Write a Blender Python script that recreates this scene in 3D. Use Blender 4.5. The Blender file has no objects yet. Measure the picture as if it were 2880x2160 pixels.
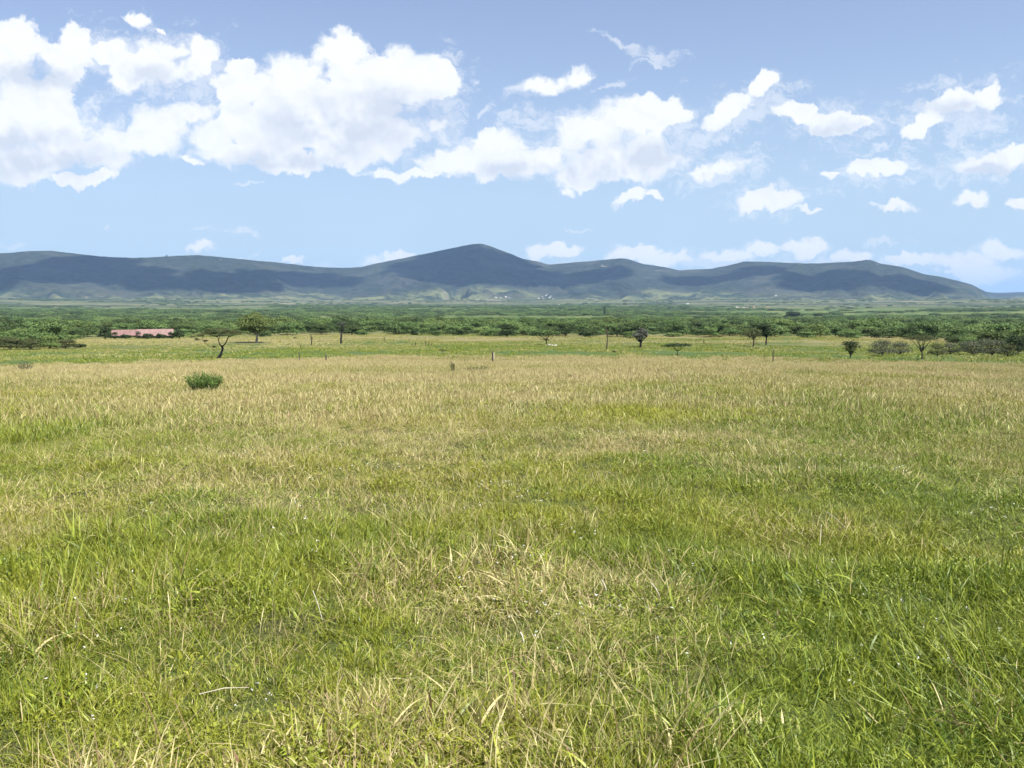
import bpy, math, random
import numpy as np
from mathutils import Vector
random.seed(7); rng = np.random.default_rng(7)
R = math.radians
scene = bpy.context.scene
COL = scene.collection

# ------------------------------------------------------------------ camera
W0, H0, F0, HORIZON = 2880.0, 2160.0, 2396.0, 862.0
CAMZ = 1.7
PITCH = math.atan((H0/2-HORIZON)/F0)
cd = bpy.data.cameras.new('camera'); cam = bpy.data.objects.new('camera', cd); COL.objects.link(cam)
cd.sensor_width = 36.0; cd.lens = 36.0*F0/W0; cd.clip_start = 0.05; cd.clip_end = 80000
cam.location = (0, 0, CAMZ); cam.rotation_euler = (R(90)-PITCH, 0, 0)
scene.camera = cam

# ------------------------------------------------------------------ render
scene.view_settings.view_transform = 'Standard'; scene.view_settings.look = 'None'
scene.view_settings.exposure = 0.9; scene.view_settings.gamma = 1
cy = scene.cycles
cy.max_bounces = 4; cy.diffuse_bounces = 2; cy.glossy_bounces = 1; cy.transmission_bounces = 2
cy.volume_bounces = 0; cy.transparent_max_bounces = 8
cy.caustics_reflective = False; cy.caustics_refractive = False
cy.use_denoising = True; cy.denoiser = 'OPENIMAGEDENOISE'; cy.denoising_input_passes = 'RGB_ALBEDO_NORMAL'; cy.denoising_prefilter = 'ACCURATE'

# ------------------------------------------------------------------ sun
SUN_EL, SUN_AZ = R(56), R(128)          # azimuth clockwise from +Y (view direction): right and behind
SUN = Vector((math.sin(SUN_AZ)*math.cos(SUN_EL), math.cos(SUN_AZ)*math.cos(SUN_EL), math.sin(SUN_EL)))
sl = bpy.data.lights.new('sun', 'SUN'); sl.energy = 5.0; sl.angle = R(1.0); sl.color = (1.0, 0.955, 0.88)
so = bpy.data.objects.new('sun', sl); COL.objects.link(so)
so.rotation_euler = SUN.to_track_quat('Z', 'Y').to_euler(); so.location = (0, 0, 900)

# ------------------------------------------------------------------ pixel -> direction
CP, SP = math.cos(PITCH), math.sin(PITCH)
def pdir(px, py):
    a = (px-W0/2)/F0; b = -(py-H0/2)/F0
    return (a, CP + b*SP, -SP + b*CP)
def uv(px, py):
    d = pdir(px, py); return d[0]/d[1], d[2]/d[1]

# ------------------------------------------------------------------ node helpers
class NT:
    def __init__(s, tree): s.t = tree; s.t.nodes.clear()
    def n(s, typ, **k):
        nd = s.t.nodes.new(typ)
        ins = k.pop('ins', {})
        for a, v in k.items(): setattr(nd, a, v)
        for i, v in ins.items():
            if isinstance(v, bpy.types.NodeSocket): s.t.links.new(v, nd.inputs[i])
            else:
                if nd.inputs[i].type == 'RGBA' and isinstance(v, tuple) and len(v) == 3: v = (*v, 1)
                nd.inputs[i].default_value = v
        return nd
    def math(s, op, a, b=None, c=None, clamp=False):
        ins = {0: a}
        if b is not None: ins[1] = b
        if c is not None: ins[2] = c
        return s.n('ShaderNodeMath', operation=op, use_clamp=clamp, ins=ins).outputs[0]
    def vec(s, op, a, b=None, out=0, scale=None):
        ins = {0: a}
        if b is not None: ins[1] = b
        if scale is not None: ins[3] = scale
        return s.n('ShaderNodeVectorMath', operation=op, ins=ins).outputs[out]
    def noise(s, v, scale, detail=3, rough=0.5, dist=0.0, col=False, dim='3D', lac=2.0):
        nd = s.n('ShaderNodeTexNoise', noise_dimensions=dim, ins={'Vector': v, 'Scale': scale, 'Detail': detail, 'Roughness': rough, 'Distortion': dist, 'Lacunarity': lac})
        return nd.outputs[1 if col else 0]
    def ss(s, x, a, b, lo=0.0, hi=1.0):
        return s.n('ShaderNodeMapRange', interpolation_type='SMOOTHSTEP', ins={0: x, 1: a, 2: b, 3: lo, 4: hi}).outputs[0]
    def mix(s, f, a, b, bt='MIX'):
        nd = s.n('ShaderNodeMix', data_type='RGBA', blend_type=bt)
        for i, v in ((0, f), (6, a), (7, b)):
            if isinstance(v, bpy.types.NodeSocket): s.t.links.new(v, nd.inputs[i])
            else: nd.inputs[i].default_value = (*v, 1) if isinstance(v, tuple) and len(v) == 3 else v
        return nd.outputs[2]
    def link(s, a, b): s.t.links.new(a, b)

# ------------------------------------------------------------------ world: sky and clouds
world = bpy.data.worlds.new('World'); scene.world = world; world.use_nodes = True
w = NT(world.node_tree)
sky = w.n('ShaderNodeTexSky', sky_type='NISHITA', sun_disc=False, sun_elevation=SUN_EL, sun_rotation=SUN_AZ,
          altitude=1200, air_density=1.0, dust_density=0.6, ozone_density=1.2)
tc = w.n('ShaderNodeTexCoord').outputs['Generated']
sep = w.n('ShaderNodeSeparateXYZ', ins={0: tc})
yy = w.math('MAXIMUM', sep.outputs[1], 0.02)
uu = w.math('DIVIDE', sep.outputs[0], yy); vv = w.math('DIVIDE', sep.outputs[2], yy)
P = w.n('ShaderNodeCombineXYZ', ins={0: uu, 1: vv, 2: 0.0}).outputs[0]
# puffed, slightly stretched coordinates
wn = w.noise(P, 7.0, 2, 0.6, col=True, dim='2D')
wv = w.vec('SUBTRACT', wn, (0.5, 0.5, 0.5))
wn2 = w.noise(P, 34.0, 3, 0.62, col=True, dim='2D')
wv2 = w.vec('SUBTRACT', wn2, (0.5, 0.5, 0.5))
Pw = w.vec('ADD', w.vec('ADD', P, w.vec('SCALE', wv, scale=0.018)), w.vec('SCALE', wv2, scale=0.026))
Pw = w.vec('MULTIPLY', Pw, (1.0, 1.0, 0.0))
# (x, y, rx, ry, slope degrees) in sky positions of the cumulus heaps
BIG = [
 (470,285,70,46,0),(745,165,66,44,0), (30,130,120,62,0),(25,85,40,40,0),(120,130,60,48,0),(165,105,44,46,0),(60,195,90,42,0),
 (60,270,145,62,0),(150,290,90,56,0),(20,350,120,44,0),(235,305,105,46,0),(165,388,58,14,0),(226,384,24,10,25),
 (300,45,42,12,-22),(350,70,12,7,-50),(322,145,80,46,0),(300,175,50,26,0),(365,105,40,22,0),(425,125,36,30,30),(235,112,40,20,20),
 (400,240,78,42,0),(520,190,60,50,0),(518,140,32,18,0),(640,185,100,60,0),(735,118,58,44,0),(720,240,190,84,0),(850,170,110,62,0),
 (925,140,46,34,0),(962,180,34,34,0),(600,295,140,58,0),(500,335,85,30,0),(660,350,85,28,0),(850,285,110,40,0),(940,268,40,18,10),
 (770,325,90,36,0),(335,280,80,50,0),(300,310,90,30,0),(415,345,30,8,-10),
 (890,382,70,12,0),(990,350,110,34,0),(1090,320,80,32,0),(1150,350,110,38,0),(1270,285,95,52,0),(1345,255,66,44,0),(1405,228,28,26,0),
 (1445,252,40,24,0),(1300,345,130,44,0),(1400,335,70,50,0),(1240,385,70,22,0),(1225,412,26,10,0),(1362,424,38,15,0),(1420,424,26,9,0),
 (1165,190,55,20,8),(1245,165,30,22,30),
 (1590,235,62,20,34),(1650,185,36,18,45),(1722,238,42,18,-8),(1800,270,60,24,-6),(1862,272,28,16,10),
 (2085,215,62,28,8),(2005,262,52,14,26),(2130,200,34,22,0),
 (2125,350,78,26,8),(2195,330,48,20,0),(1545,370,60,18,18),(1500,385,28,11,0),
 (1900,370,76,19,2),(1795,383,26,8,10),(2092,428,48,15,5),(2205,436,32,11,0),(1655,435,64,17,4),(1618,452,26,9,0),(1750,453,26,5,0),(1925,448,55,10,2),
 (445,540,36,12,0),(625,557,20,6,0),(830,562,58,13,4),(1165,546,40,13,0),(1215,540,50,13,0),
 (1370,548,56,16,0),(1450,558,70,16,0),(1565,550,66,12,0),(1655,535,42,14,0),(1735,535,54,18,0),(1850,550,50,13,0),(1985,560,60,13,0),(2080,562,70,18,0),(2170,538,70,20,0),(2150,590,110,18,0)]
FAINT = [(330,140,130,70,0),(190,120,80,60,0),(960,200,60,80,0),(1620,240,110,50,20),(1810,265,110,44,-6),(2060,235,120,56,14),(2130,345,110,44,8),(1890,372,110,34,2),(1560,372,100,40,14),(1660,436,90,30,4),(1315,182,40,7,24),(1345,92,72,6,-19),(1425,115,66,13,-6),(1425,131,62,5,2),(1130,262,70,24,0),(1040,245,28,8,35),(1530,292,36,6,48),(540,400,28,5,0),
 (230,498,10,4,0),(485,500,60,4,-4),(25,523,28,6,0),(545,545,30,5,25),(1245,498,30,4,0),(1910,524,52,6,0),(1905,318,30,8,28),
 (1700,570,420,16,0),(440,150,60,70,0),(1470,300,60,70,0),(2110,260,90,36,0),(760,590,500,14,0)]
KX = W0/2212.0
def field(lst, soft, prev=None):
    acc = None; PQ = Pw
    for q, (x, y, rx, ry, rot) in enumerate(lst):
        if q % 12 == 0:                  # evaluate the heaps in batches, one after the other
            last = acc if acc is not None else prev
            if last is not None: PQ = w.n('ShaderNodeVectorMath', operation='MULTIPLY_ADD', ins={0: last, 1: (0, 0, 0), 2: Pw}).outputs[0]
        cu, cv = uv(x*KX, y*KX)
        su, sv = rx*KX/F0*1.12, ry*KX/F0*1.12
        mp = w.n('ShaderNodeMapping', vector_type='TEXTURE', ins={0: PQ, 1: (cu, cv, 0), 2: (0, 0, R(rot)), 3: (su, sv, 1)}).outputs[0]
        d = w.vec('LENGTH', mp, out=1)
        acc = d if acc is None else w.math('SMOOTH_MIN', acc, d, soft)
    return acc
dB = field(BIG, 0.16); dF = field(FAINT, 0.1, dB)
Pst = w.vec('MULTIPLY', Pw, (1.0, 1.25, 1.0))
def puffs(v, sc): return w.n('ShaderNodeTexVoronoi', voronoi_dimensions='2D', feature='F1', ins={'Vector': v, 'Scale': sc, 'Detail': 1.0, 'Roughness': 0.55}).outputs[0]
v1 = puffs(Pst, 26.0)
f1 = w.noise(Pst, 16.0, 8, 0.66, dim='2D')
wisp = w.noise(w.vec('MULTIPLY', Pw, (1.0, 1.9, 1.0)), 34.0, 6, 0.7, dim='2D')
edge = w.math('ADD', w.math('MULTIPLY', w.math('SUBTRACT', v1, 0.42), 0.42), w.math('MULTIPLY', w.math('SUBTRACT', 0.5, f1), 1.75))
den = w.math('SUBTRACT', w.math('SUBTRACT', 1.23, dB), edge)
# crisp in places, wispy in others
crisp = w.ss(w.noise(P, 7.0, 2, dim='2D'), 0.42, 0.58)
hi_edge = w.math('MULTIPLY_ADD', crisp, -0.36, 0.66)
aB = w.n('ShaderNodeMapRange', interpolation_type='SMOOTHSTEP', ins={0: den, 1: 0.0, 2: hi_edge, 3: 0.0, 4: 1.0}).outputs[0]
aB = w.math('MULTIPLY', aB, w.math('MULTIPLY_ADD', w.ss(den, 0.0, 0.5), 0.2, 0.8))
denF = w.math('SUBTRACT', w.math('SUBTRACT', 1.05, dF), w.math('MULTIPLY', w.math('SUBTRACT', 0.47, wisp), 3.4))
aF = w.ss(denF, 0.0, 1.0, 0.0, 0.46)
# cloud relief: light from above right
off = w.vec('ADD', Pst, (0.005, 0.012, 0))
v2 = puffs(off, 26.0)
f2 = w.noise(off, 16.0, 5, 0.6, dim='2D')
rel = w.math('ADD', w.math('MULTIPLY', w.math('SUBTRACT', v2, v1), 0.25), w.math('MULTIPLY', w.math('SUBTRACT', f1, f2), 1.0))
SHADE = [(720,280,150,55,0),(860,235,90,40,0),(1360,350,120,34,0),(1150,372,110,18,0),(90,350,130,30,0),(60,305,90,22,0),(620,350,110,16,0),(320,170,40,18,0),(70,170,90,22,0),(1800,285,60,16,0),(2085,232,60,16,0),(2130,365,70,12,0)]
sacc = None
for (x, y, rx, ry, rot) in SHADE:
    cu, cv = uv(x*KX, y*KX)
    d = w.vec('LENGTH', w.n('ShaderNodeMapping', vector_type='TEXTURE', ins={0: Pw, 1: (cu, cv, 0), 2: (0, 0, 0), 3: (rx*KX/F0, ry*KX/F0, 1)}).outputs[0], out=1)
    sacc = d if sacc is None else w.math('SMOOTH_MIN', sacc, d, 0.3)
grey = w.math('MULTIPLY', w.ss(sacc, 1.9, 0.3), w.ss(w.noise(P, 16.0, 3, 0.6, dim='2D'), 0.25, 0.55))
grey = w.math('ADD', grey, w.math('MULTIPLY', w.math('ADD', rel, 0.02), 1.0), clamp=True)
# further clouds all round, outside the heaps placed above
side = w.math('MAXIMUM', w.ss(w.math('ABSOLUTE', uu), 0.66, 0.9), w.ss(sep.outputs[1], 0.10, 0.02))
side = w.math('MAXIMUM', side, w.ss(vv, 0.40, 0.62))
zz = w.math('ADD', w.math('ABSOLUTE', sep.outputs[2]), 0.12)
Q = w.n('ShaderNodeCombineXYZ', ins={0: w.math('DIVIDE', sep.outputs[0], zz), 1: w.math('DIVIDE', sep.outputs[1], zz), 2: 0.0}).outputs[0]
aS = w.math('MULTIPLY', w.ss(w.noise(Q, 1.3, 3, 0.6, dim='2D'), 0.52, 0.60), side)
inside = w.math('SUBTRACT', 1.0, side)
alpha = w.math('MULTIPLY', w.math('MAXIMUM', aB, aF), inside)
alpha = w.math('MAXIMUM', alpha, w.math('MULTIPLY', aS, w.ss(sep.outputs[2], 0.0, 0.05)))
cloudcol = w.mix(grey, (0.58, 0.585, 0.59), (0.405, 0.435, 0.49))
# clear air: physical sky, whitened by thin veil towards the horizon
skyc = w.mix(1.0, sky.outputs[0], (0.0615, 0.0570, 0.083), 'MULTIPLY')
veil = w.ss(sep.outputs[2], 0.38, 0.0, 0.32, 0.82)
skyv = w.mix(veil, skyc, (0.345, 0.45, 0.49))
tot = w.mix(alpha, skyv, cloudcol)
bg = w.n('ShaderNodeBackground', ins={0: tot, 1: 1.0})
out = w.n('ShaderNodeOutputWorld'); w.link(bg.outputs[0], out.inputs[0])
world.cycles.sampling_method = 'MANUAL'; world.cycles.sample_map_resolution = 512

# ------------------------------------------------------------------ tagging
def tag(o, label=None, cat=None, group=None, kind=None):
    if label: o['label'] = label
    if cat: o['category'] = cat
    if group: o['group'] = group
    if kind: o['kind'] = kind
    return o
def empty(name, loc, label, cat, group=None, rz=0):
    o = bpy.data.objects.new(name, None); COL.objects.link(o); o.location = loc; o.rotation_euler = (0, 0, rz)
    o.empty_display_size = 0.2
    return tag(o, label, cat, group)
def mesh_np(name, V, Fq, mat, parent=None, smooth=False, attrs=None, link=True):
    """V (n,3); Fq list of arrays of faces with the same corner count"""
    me = bpy.data.meshes.new(name)
    if not isinstance(Fq, list): Fq = [Fq]
    Fq = [np.asarray(f, dtype=np.int32) for f in Fq if len(f)]
    V = np.asarray(V, dtype=np.float32)
    me.vertices.add(len(V)); me.vertices.foreach_set('co', V.ravel())
    nl = sum(f.size for f in Fq); nf = sum(len(f) for f in Fq)
    me.loops.add(nl); me.polygons.add(nf)
    me.loops.foreach_set('vertex_index', np.concatenate([f.ravel() for f in Fq]))
    tot = np.concatenate([np.full(len(f), f.shape[1], dtype=np.int32) for f in Fq])
    st = np.concatenate([[0], np.cumsum(tot)[:-1]]).astype(np.int32)
    me.polygons.foreach_set('loop_start', st)
    me.polygons.foreach_set('use_smooth', np.full(nf, smooth))
    me.update(calc_edges=True)
    for k, a in (attrs or {}).items():
        at = me.attributes.new(k, 'FLOAT', 'POINT'); at.data.foreach_set('value', np.asarray(a, dtype=np.float32))
    if mat: me.materials.append(mat)
    o = bpy.data.objects.new(name, me)
    if link: COL.objects.link(o)
    if parent: o.parent = parent
    return o

# ------------------------------------------------------------------ noise (numpy)
def hash2(ix, iy, s):
    h = (ix.astype(np.int64)*374761393 + iy.astype(np.int64)*668265263 + s*1442695041) & 0x7fffffff
    h = ((h ^ (h >> 13))*1274126177) & 0x7fffffff
    return ((h ^ (h >> 16)) & 0xffffff)/float(0xffffff)
def vnoise(x, y, s=0):
    x = np.asarray(x, float); y = np.asarray(y, float)
    ix = np.floor(x); iy = np.floor(y); fx = x-ix; fy = y-iy
    fx = fx*fx*fx*(fx*(fx*6-15)+10); fy = fy*fy*fy*(fy*(fy*6-15)+10)
    ix = ix.astype(np.int64); iy = iy.astype(np.int64)
    a = hash2(ix, iy, s); b = hash2(ix+1, iy, s); c = hash2(ix, iy+1, s); d = hash2(ix+1, iy+1, s)
    return (a*(1-fx)+b*fx)*(1-fy)+(c*(1-fx)+d*fx)*fy
def fbm(x, y, s=0, o=4, g=0.5):
    t = 0; a = 1; n = 0
    for k in range(o):
        t = t + a*(vnoise(x*2**k, y*2**k, s+k*17)-0.5); n += a; a *= g
    return t/n*2
def sstep(x, a, b):
    t = np.clip((x-a)/(b-a), 0, 1); return t*t*(3-2*t)

# ------------------------------------------------------------------ terrain
PR = [0, 5, 10, 20, 40, 60, 90, 120, 150, 220, 300, 600, 1200, 2000, 3000, 4200, 5200, 6200, 7500, 60000]
PZ = [0, -.06, -.22, -.70, -1.62, -2.55, -4.1, -4.75, -5.5, -6.9, -8.4, -13, -18, -15.5, -8.5, 5, 22, 52, 60, 60]
def ground(x, y):
    x = np.asarray(x, float); y = np.asarray(y, float)
    r = np.hypot(x, y)
    z = np.interp(r, PR, PZ)
    z = z + 0.13*fbm(x/1.3, y/1.3, 1, 3)*sstep(r, 1.5, 4) + 0.28*fbm(x/14, y/14, 2, 3)*sstep(r, 14, 50)
    z = z + 1.1*fbm(x/90, y/90, 3, 3)*sstep(r, 110, 300) + 9*fbm(x/700, y/700, 4, 4)*sstep(r, 700, 3500)
    return z
def hit(px, py, rmin=2.0, rmax=6500.0):
    d = pdir(px, py); h = math.hypot(d[0], d[1])
    rr = np.exp(np.linspace(math.log(rmin), math.log(rmax), 4000)); t = rr/h
    x = d[0]*t; y = d[1]*t; z = CAMZ + d[2]*t; g = ground(x, y)
    k = np.nonzero(z <= g)[0]
    k = k[0] if len(k) else len(rr)-1
    return float(x[k]), float(y[k]), float(g[k])
def size_at(p, npx):            # metres covered by npx photo pixels at p
    return npx*p[1]*1.0/F0

# ------------------------------------------------------------------ materials
def mat(name):
    m = bpy.data.materials.new(name); m.use_nodes = True
    return m, NT(m.node_tree)
def finish(n, col, rough=0.9, spec=0.2, bump=None, bstr=0.3, bdist=0.1, transl=0.0, sheen=0.0):
    ins = {'Base Color': col, 'Roughness': rough, 'Specular IOR Level': spec}
    b = n.n('ShaderNodeBsdfPrincipled', ins={k: v for k, v in ins.items()})
    if bump is not None:
        bp = n.n('ShaderNodeBump', ins={'Strength': bstr, 'Distance': bdist, 'Height': bump})
        n.link(bp.outputs[0], b.inputs['Normal'])
    o = n.n('ShaderNodeOutputMaterial'); sh = b.outputs[0]
    if transl > 0:
        t = n.n('ShaderNodeBsdfTranslucent', ins={0: col})
        sh = n.n('ShaderNodeMixShader', ins={0: transl, 1: sh, 2: t.outputs[0]}).outputs[0]
    n.link(sh, o.inputs[0])

def ground_material():
    m, n = mat('meadow_ground')
    p = n.n('ShaderNodeNewGeometry').outputs['Position']
    r = n.vec('LENGTH', n.vec('MULTIPLY', p, (1, 1, 0)), out=1)
    fine = n.noise(p, 9.0, 4, 0.7); mid = n.noise(p, 0.9, 4, 0.6); big = n.noise(p, 0.05, 4, 0.6)
    thatch = n.mix(n.ss(n.noise(p, 55.0, 3, 0.7), 0.35, 0.65), (0.018, 0.020, 0.008), (0.10, 0.10, 0.035))
    thatch = n.mix(n.ss(mid, 0.35, 0.65), thatch, (0.06, 0.08, 0.02))
    # pasture
    pa = n.mix(n.ss(n.noise(p, 0.035, 5, 0.65), 0.38, 0.62), (0.058, 0.095, 0.026), (0.145, 0.140, 0.060))
    pa = n.mix(n.ss(n.noise(p, 0.25, 4, 0.7), 0.45, 0.75), pa, (0.055, 0.085, 0.022))
    pa = n.mix(n.ss(n.math('ADD', n.noise(p, 0.016, 3, 0.6), n.ss(r, 130, 260, -0.14, 0.10)), 0.50, 0.66), pa, (0.19, 0.165, 0.08))
    pa = n.mix(n.ss(r, 185, 120, 0.0, 0.75), pa, (0.055, 0.095, 0.026))
    # under the bush and the farther plain
    fo = n.mix(n.ss(n.noise(p, 0.02, 4, 0.6), 0.4, 0.65), (0.055, 0.095, 0.025), (0.14, 0.16, 0.055))
    pp = n.vec('MULTIPLY', p, (0.55, 1.5, 1))
    fl = n.mix(n.ss(n.noise(pp, 0.0016, 5, 0.68), 0.40, 0.60), (0.030, 0.046, 0.022), (0.12, 0.13, 0.06))
    fl = n.mix(n.ss(n.noise(pp, 0.0035, 5, 0.7), 0.56, 0.64), fl, (0.24, 0.20, 0.14))
    c = n.mix(n.ss(r, 84, 98), thatch, pa)
    c = n.mix(n.ss(r, 260, 420), c, fo)
    c = n.mix(n.ss(r, 3000, 4300), c, fl)
    finish(n, c, 0.95, 0.1, bump=n.math('ADD', fine, mid), bstr=0.6, bdist=0.06)
    return m
def hill_material():
    m, n = mat('hill_scrub')
    p = n.n('ShaderNodeNewGeometry').outputs['Position']
    z = n.n('ShaderNodeSeparateXYZ', ins={0: p}).outputs[2]
    a = n.noise(p, 0.0022, 6, 0.65); b = n.noise(p, 0.012, 5, 0.7)
    scr = n.mix(n.ss(b, 0.35, 0.7), (0.016, 0.024, 0.017), (0.040, 0.047, 0.032))
    scr = n.mix(n.ss(a, 0.48, 0.66), scr, (0.054, 0.057, 0.042))
    low = n.mix(n.ss(n.noise(p, 0.003, 6, 0.7), 0.42, 0.58), (0.028, 0.042, 0.024), (0.14, 0.15, 0.068))
    low = n.mix(n.ss(n.noise(n.vec('MULTIPLY', p, (.6, 1.6, 1)), 0.004, 5, 0.7), 0.60, 0.68), low, (0.17, 0.15, 0.11))
    lf = n.ss(n.math('ADD', z, n.math('MULTIPLY', n.math('SUBTRACT', n.noise(p, 0.0011, 4, 0.6), 0.5), 420.0)), 165.0, 45.0)
    c = n.mix(lf, scr, low)
    rk = n.math('MULTIPLY', n.ss(n.noise(p, 0.005, 5, 0.75), 0.64, 0.69), n.ss(z, 260, 420))
    c = n.mix(n.math('MULTIPLY', rk, 0.45), c, (0.38, 0.34, 0.30))
    finish(n, c, 0.95, 0.05, bump=b, bstr=0.7, bdist=40.0)
    return m
def grass_material(name='grass_blades', base=None):
    m, n = mat(name)
    rnd = n.n('ShaderNodeAttribute', attribute_name='rnd').outputs['Fac']
    tip = n.n('ShaderNodeAttribute', attribute_name='tip').outputs['Fac']
    dry = n.n('ShaderNodeAttribute', attribute_type='INSTANCER', attribute_name='dry').outputs['Fac']
    hue = n.n('ShaderNodeAttribute', attribute_type='INSTANCER', attribute_name='hue').outputs['Fac']
    r2 = n.math('FRACT', n.math('MULTIPLY', rnd, 7.31)); r3 = n.math('FRACT', n.math('MULTIPLY', rnd, 23.7))
    g = n.mix(r2, (0.045, 0.095, 0.006), (0.29, 0.345, 0.034))
    g = n.mix(n.math('MULTIPLY', hue, 0.65), g, (0.33, 0.305, 0.034))
    d = n.mix(r3, (0.35, 0.29, 0.115), (0.56, 0.49, 0.235))
    d = n.mix(n.ss(r2, 0.8, 0.95), d, (0.28, 0.17, 0.10))
    isdry = n.math('GREATER_THAN', n.math('ADD', dry, n.math('MULTIPLY', tip, 0.16)), rnd)
    c = n.mix(isdry, g, d)
    finish(n, c, 0.5, 0.45, transl=0.14)
    return m
def leaf_material(name, dark, light, yellow=(0.13, 0.175, 0.05), obj=True, transl=0.2):
    m, n = mat(name)
    rnd = n.n('ShaderNodeAttribute', attribute_name='rnd').outputs['Fac']
    oi = n.n('ShaderNodeObjectInfo')
    r = oi.outputs['Random'] if obj else 0.3
    c = n.mix(rnd, dark, light)
    if obj:
        c = n.mix(n.ss(r, 0.45, 1.0, 0.0, 0.75), c, yellow)
        k = n.math('MULTIPLY_ADD', n.math('FRACT', n.math('MULTIPLY', r, 13.7)), 0.95, 0.5)
        c = n.vec('SCALE', c, scale=k)
    finish(n, c, 0.7, 0.25, transl=transl)
    return m
def simple_material(name, c1, c2, scale=8, rough=0.85, spec=0.2, bump=0.4, dist=0.01):
    m, n = mat(name)
    co = n.n('ShaderNodeTexCoord').outputs['Object']
    f = n.noise(co, scale, 5, 0.65)
    finish(n, n.mix(n.ss(f, 0.3, 0.7), c1, c2), rough, spec, bump=f, bstr=bump, bdist=dist)
    return m
M = dict(ground=ground_material(), hill=hill_material(), grass=grass_material(),
    bush=leaf_material('bush_leaves', (0.052, 0.095, 0.028), (0.130, 0.195, 0.058)),
    darkleaf=leaf_material('dark_leaves', (0.018, 0.034, 0.012), (0.045, 0.070, 0.022), obj=False),
    olive=leaf_material('olive_leaves', (0.045, 0.060, 0.020), (0.110, 0.125, 0.045), obj=False),
    yellowleaf=leaf_material('yellow_green_leaves', (0.075, 0.110, 0.028), (0.16, 0.20, 0.058), obj=False),
    greyleaf=leaf_material('grey_green_leaves', (0.055, 0.070, 0.036), (0.15, 0.165, 0.095), obj=False),
    twig=leaf_material('bare_twigs', (0.060, 0.068, 0.046), (0.125, 0.135, 0.10), obj=False, transl=0.0),
    shrubleaf=leaf_material('shrub_leaves', (0.065, 0.130, 0.022), (0.16, 0.25, 0.055), obj=False),
    bark=simple_material('bark', (0.05, 0.04, 0.03), (0.11, 0.09, 0.07), 3, dist=0.03),
    darkbark=simple_material('charred_bark', (0.022, 0.020, 0.020), (0.05, 0.045, 0.04), 3, dist=0.03),
    palebark=simple_material('pale_bark', (0.22, 0.19, 0.15), (0.40, 0.36, 0.30), 2, dist=0.03),
    post=simple_material('weathered_wood', (0.045, 0.038, 0.03), (0.13, 0.11, 0.085), 9, dist=0.01),
    palewood=simple_material('bleached_sunlit_wood', (0.38, 0.34, 0.25), (0.55, 0.50, 0.40), 12, dist=0.01),
    rock=simple_material('pale_rock', (0.32, 0.30, 0.27), (0.55, 0.52, 0.48), 3, dist=0.05),
    white=simple_material('whitewash', (0.50, 0.49, 0.47), (0.66, 0.65, 0.62), 0.4, dist=0.01),
    wallm=simple_material('brown_wall', (0.10, 0.08, 0.065), (0.17, 0.14, 0.11), 1.2, dist=0.01),
    tan=simple_material('tan_plaster', (0.42, 0.34, 0.26), (0.52, 0.44, 0.35), 0.5, dist=0.01),
    redroof=simple_material('pink_roof_paint', (0.145, 0.065, 0.058), (0.22, 0.120, 0.108), 0.8, rough=0.5, spec=0.4, dist=0.01),
    greyroof=simple_material('roof_sheet', (0.40, 0.40, 0.41), (0.60, 0.60, 0.60), 0.5, rough=0.45, spec=0.4, dist=0.01),
    rustroof=simple_material('rust_roof', (0.30, 0.13, 0.09), (0.40, 0.20, 0.14), 0.5, dist=0.01),
    glass=simple_material('dark_opening', (0.015, 0.015, 0.018), (0.03, 0.03, 0.034), 2, rough=0.3, dist=0.001),
    petal=simple_material('white_petals', (0.55, 0.54, 0.49), (0.75, 0.74, 0.70), 5, dist=0.001))

# ------------------------------------------------------------------ ground sheet
def build_ground():
    th = np.concatenate([np.linspace(-math.pi, -R(42), 40, endpoint=False), np.linspace(-R(42), R(42), 380), np.linspace(R(42), math.pi, 41)[1:-1]])
    rr = np.concatenate([[0.01, 0.6, 1.2], np.exp(np.linspace(math.log(1.8), math.log(9000), 460)), [16000, 30000]])
    T, RR = np.meshgrid(th, rr)
    X = RR*np.sin(T); Y = RR*np.cos(T)
    V = np.stack([X, Y, ground(X, Y)], -1).reshape(-1, 3)
    nt = len(th); i = np.arange(len(rr)-1)[:, None]*nt; j = np.arange(nt)[None]; jn = (j+1) % nt
    Fq = np.stack([i+j, i+nt+j, i+nt+jn, i+jn], -1).reshape(-1, 4)[:, ::-1]
    o = mesh_np('ground', V, Fq[:, ::-1][:, [0, 3, 2, 1]], M['ground'], smooth=True)
    tag(o, kind='structure', label='gently falling grassland and the wide plain beyond it')
build_ground()

# ------------------------------------------------------------------ hills
SKYLINE = [(-900,735),(-500,722),(-200,718),(0,711.5),(28,711),(78,706.5),(144,704.6),(166,708),(236,715.4),(277,721),(372,725.4),(444,723),(480,720),(555,717),(613,722),
 (688,730),(771,737),(840,745),(896,751),(960,753.7),(1015,751),(1071,738.4),(1154,722),(1210,710.7),(1265,699),(1329,686),(1357,685),(1384,694),(1440,715),
 (1468,727),(1523,738),(1543,744.5),(1579,741),(1690,731.5),(1745,726.5),(1767,729),(1809,742.6),(1870,751),(1909,760),(1998,756.5),(2045,747),(2092,736),(2142,735.7),
 (2211,739),(2294,741),(2364,737.6),(2400,735.7),(2436,731),(2453,731.5),(2475,741),(2541,751.5),(2594,770),(2650,778.7),(2677,785.6),(2733,800),(2774,821.6),
 (2810,824),(2844,822.5),(2880,821.6),(3100,815),(3500,828),(3900,820)]
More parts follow.
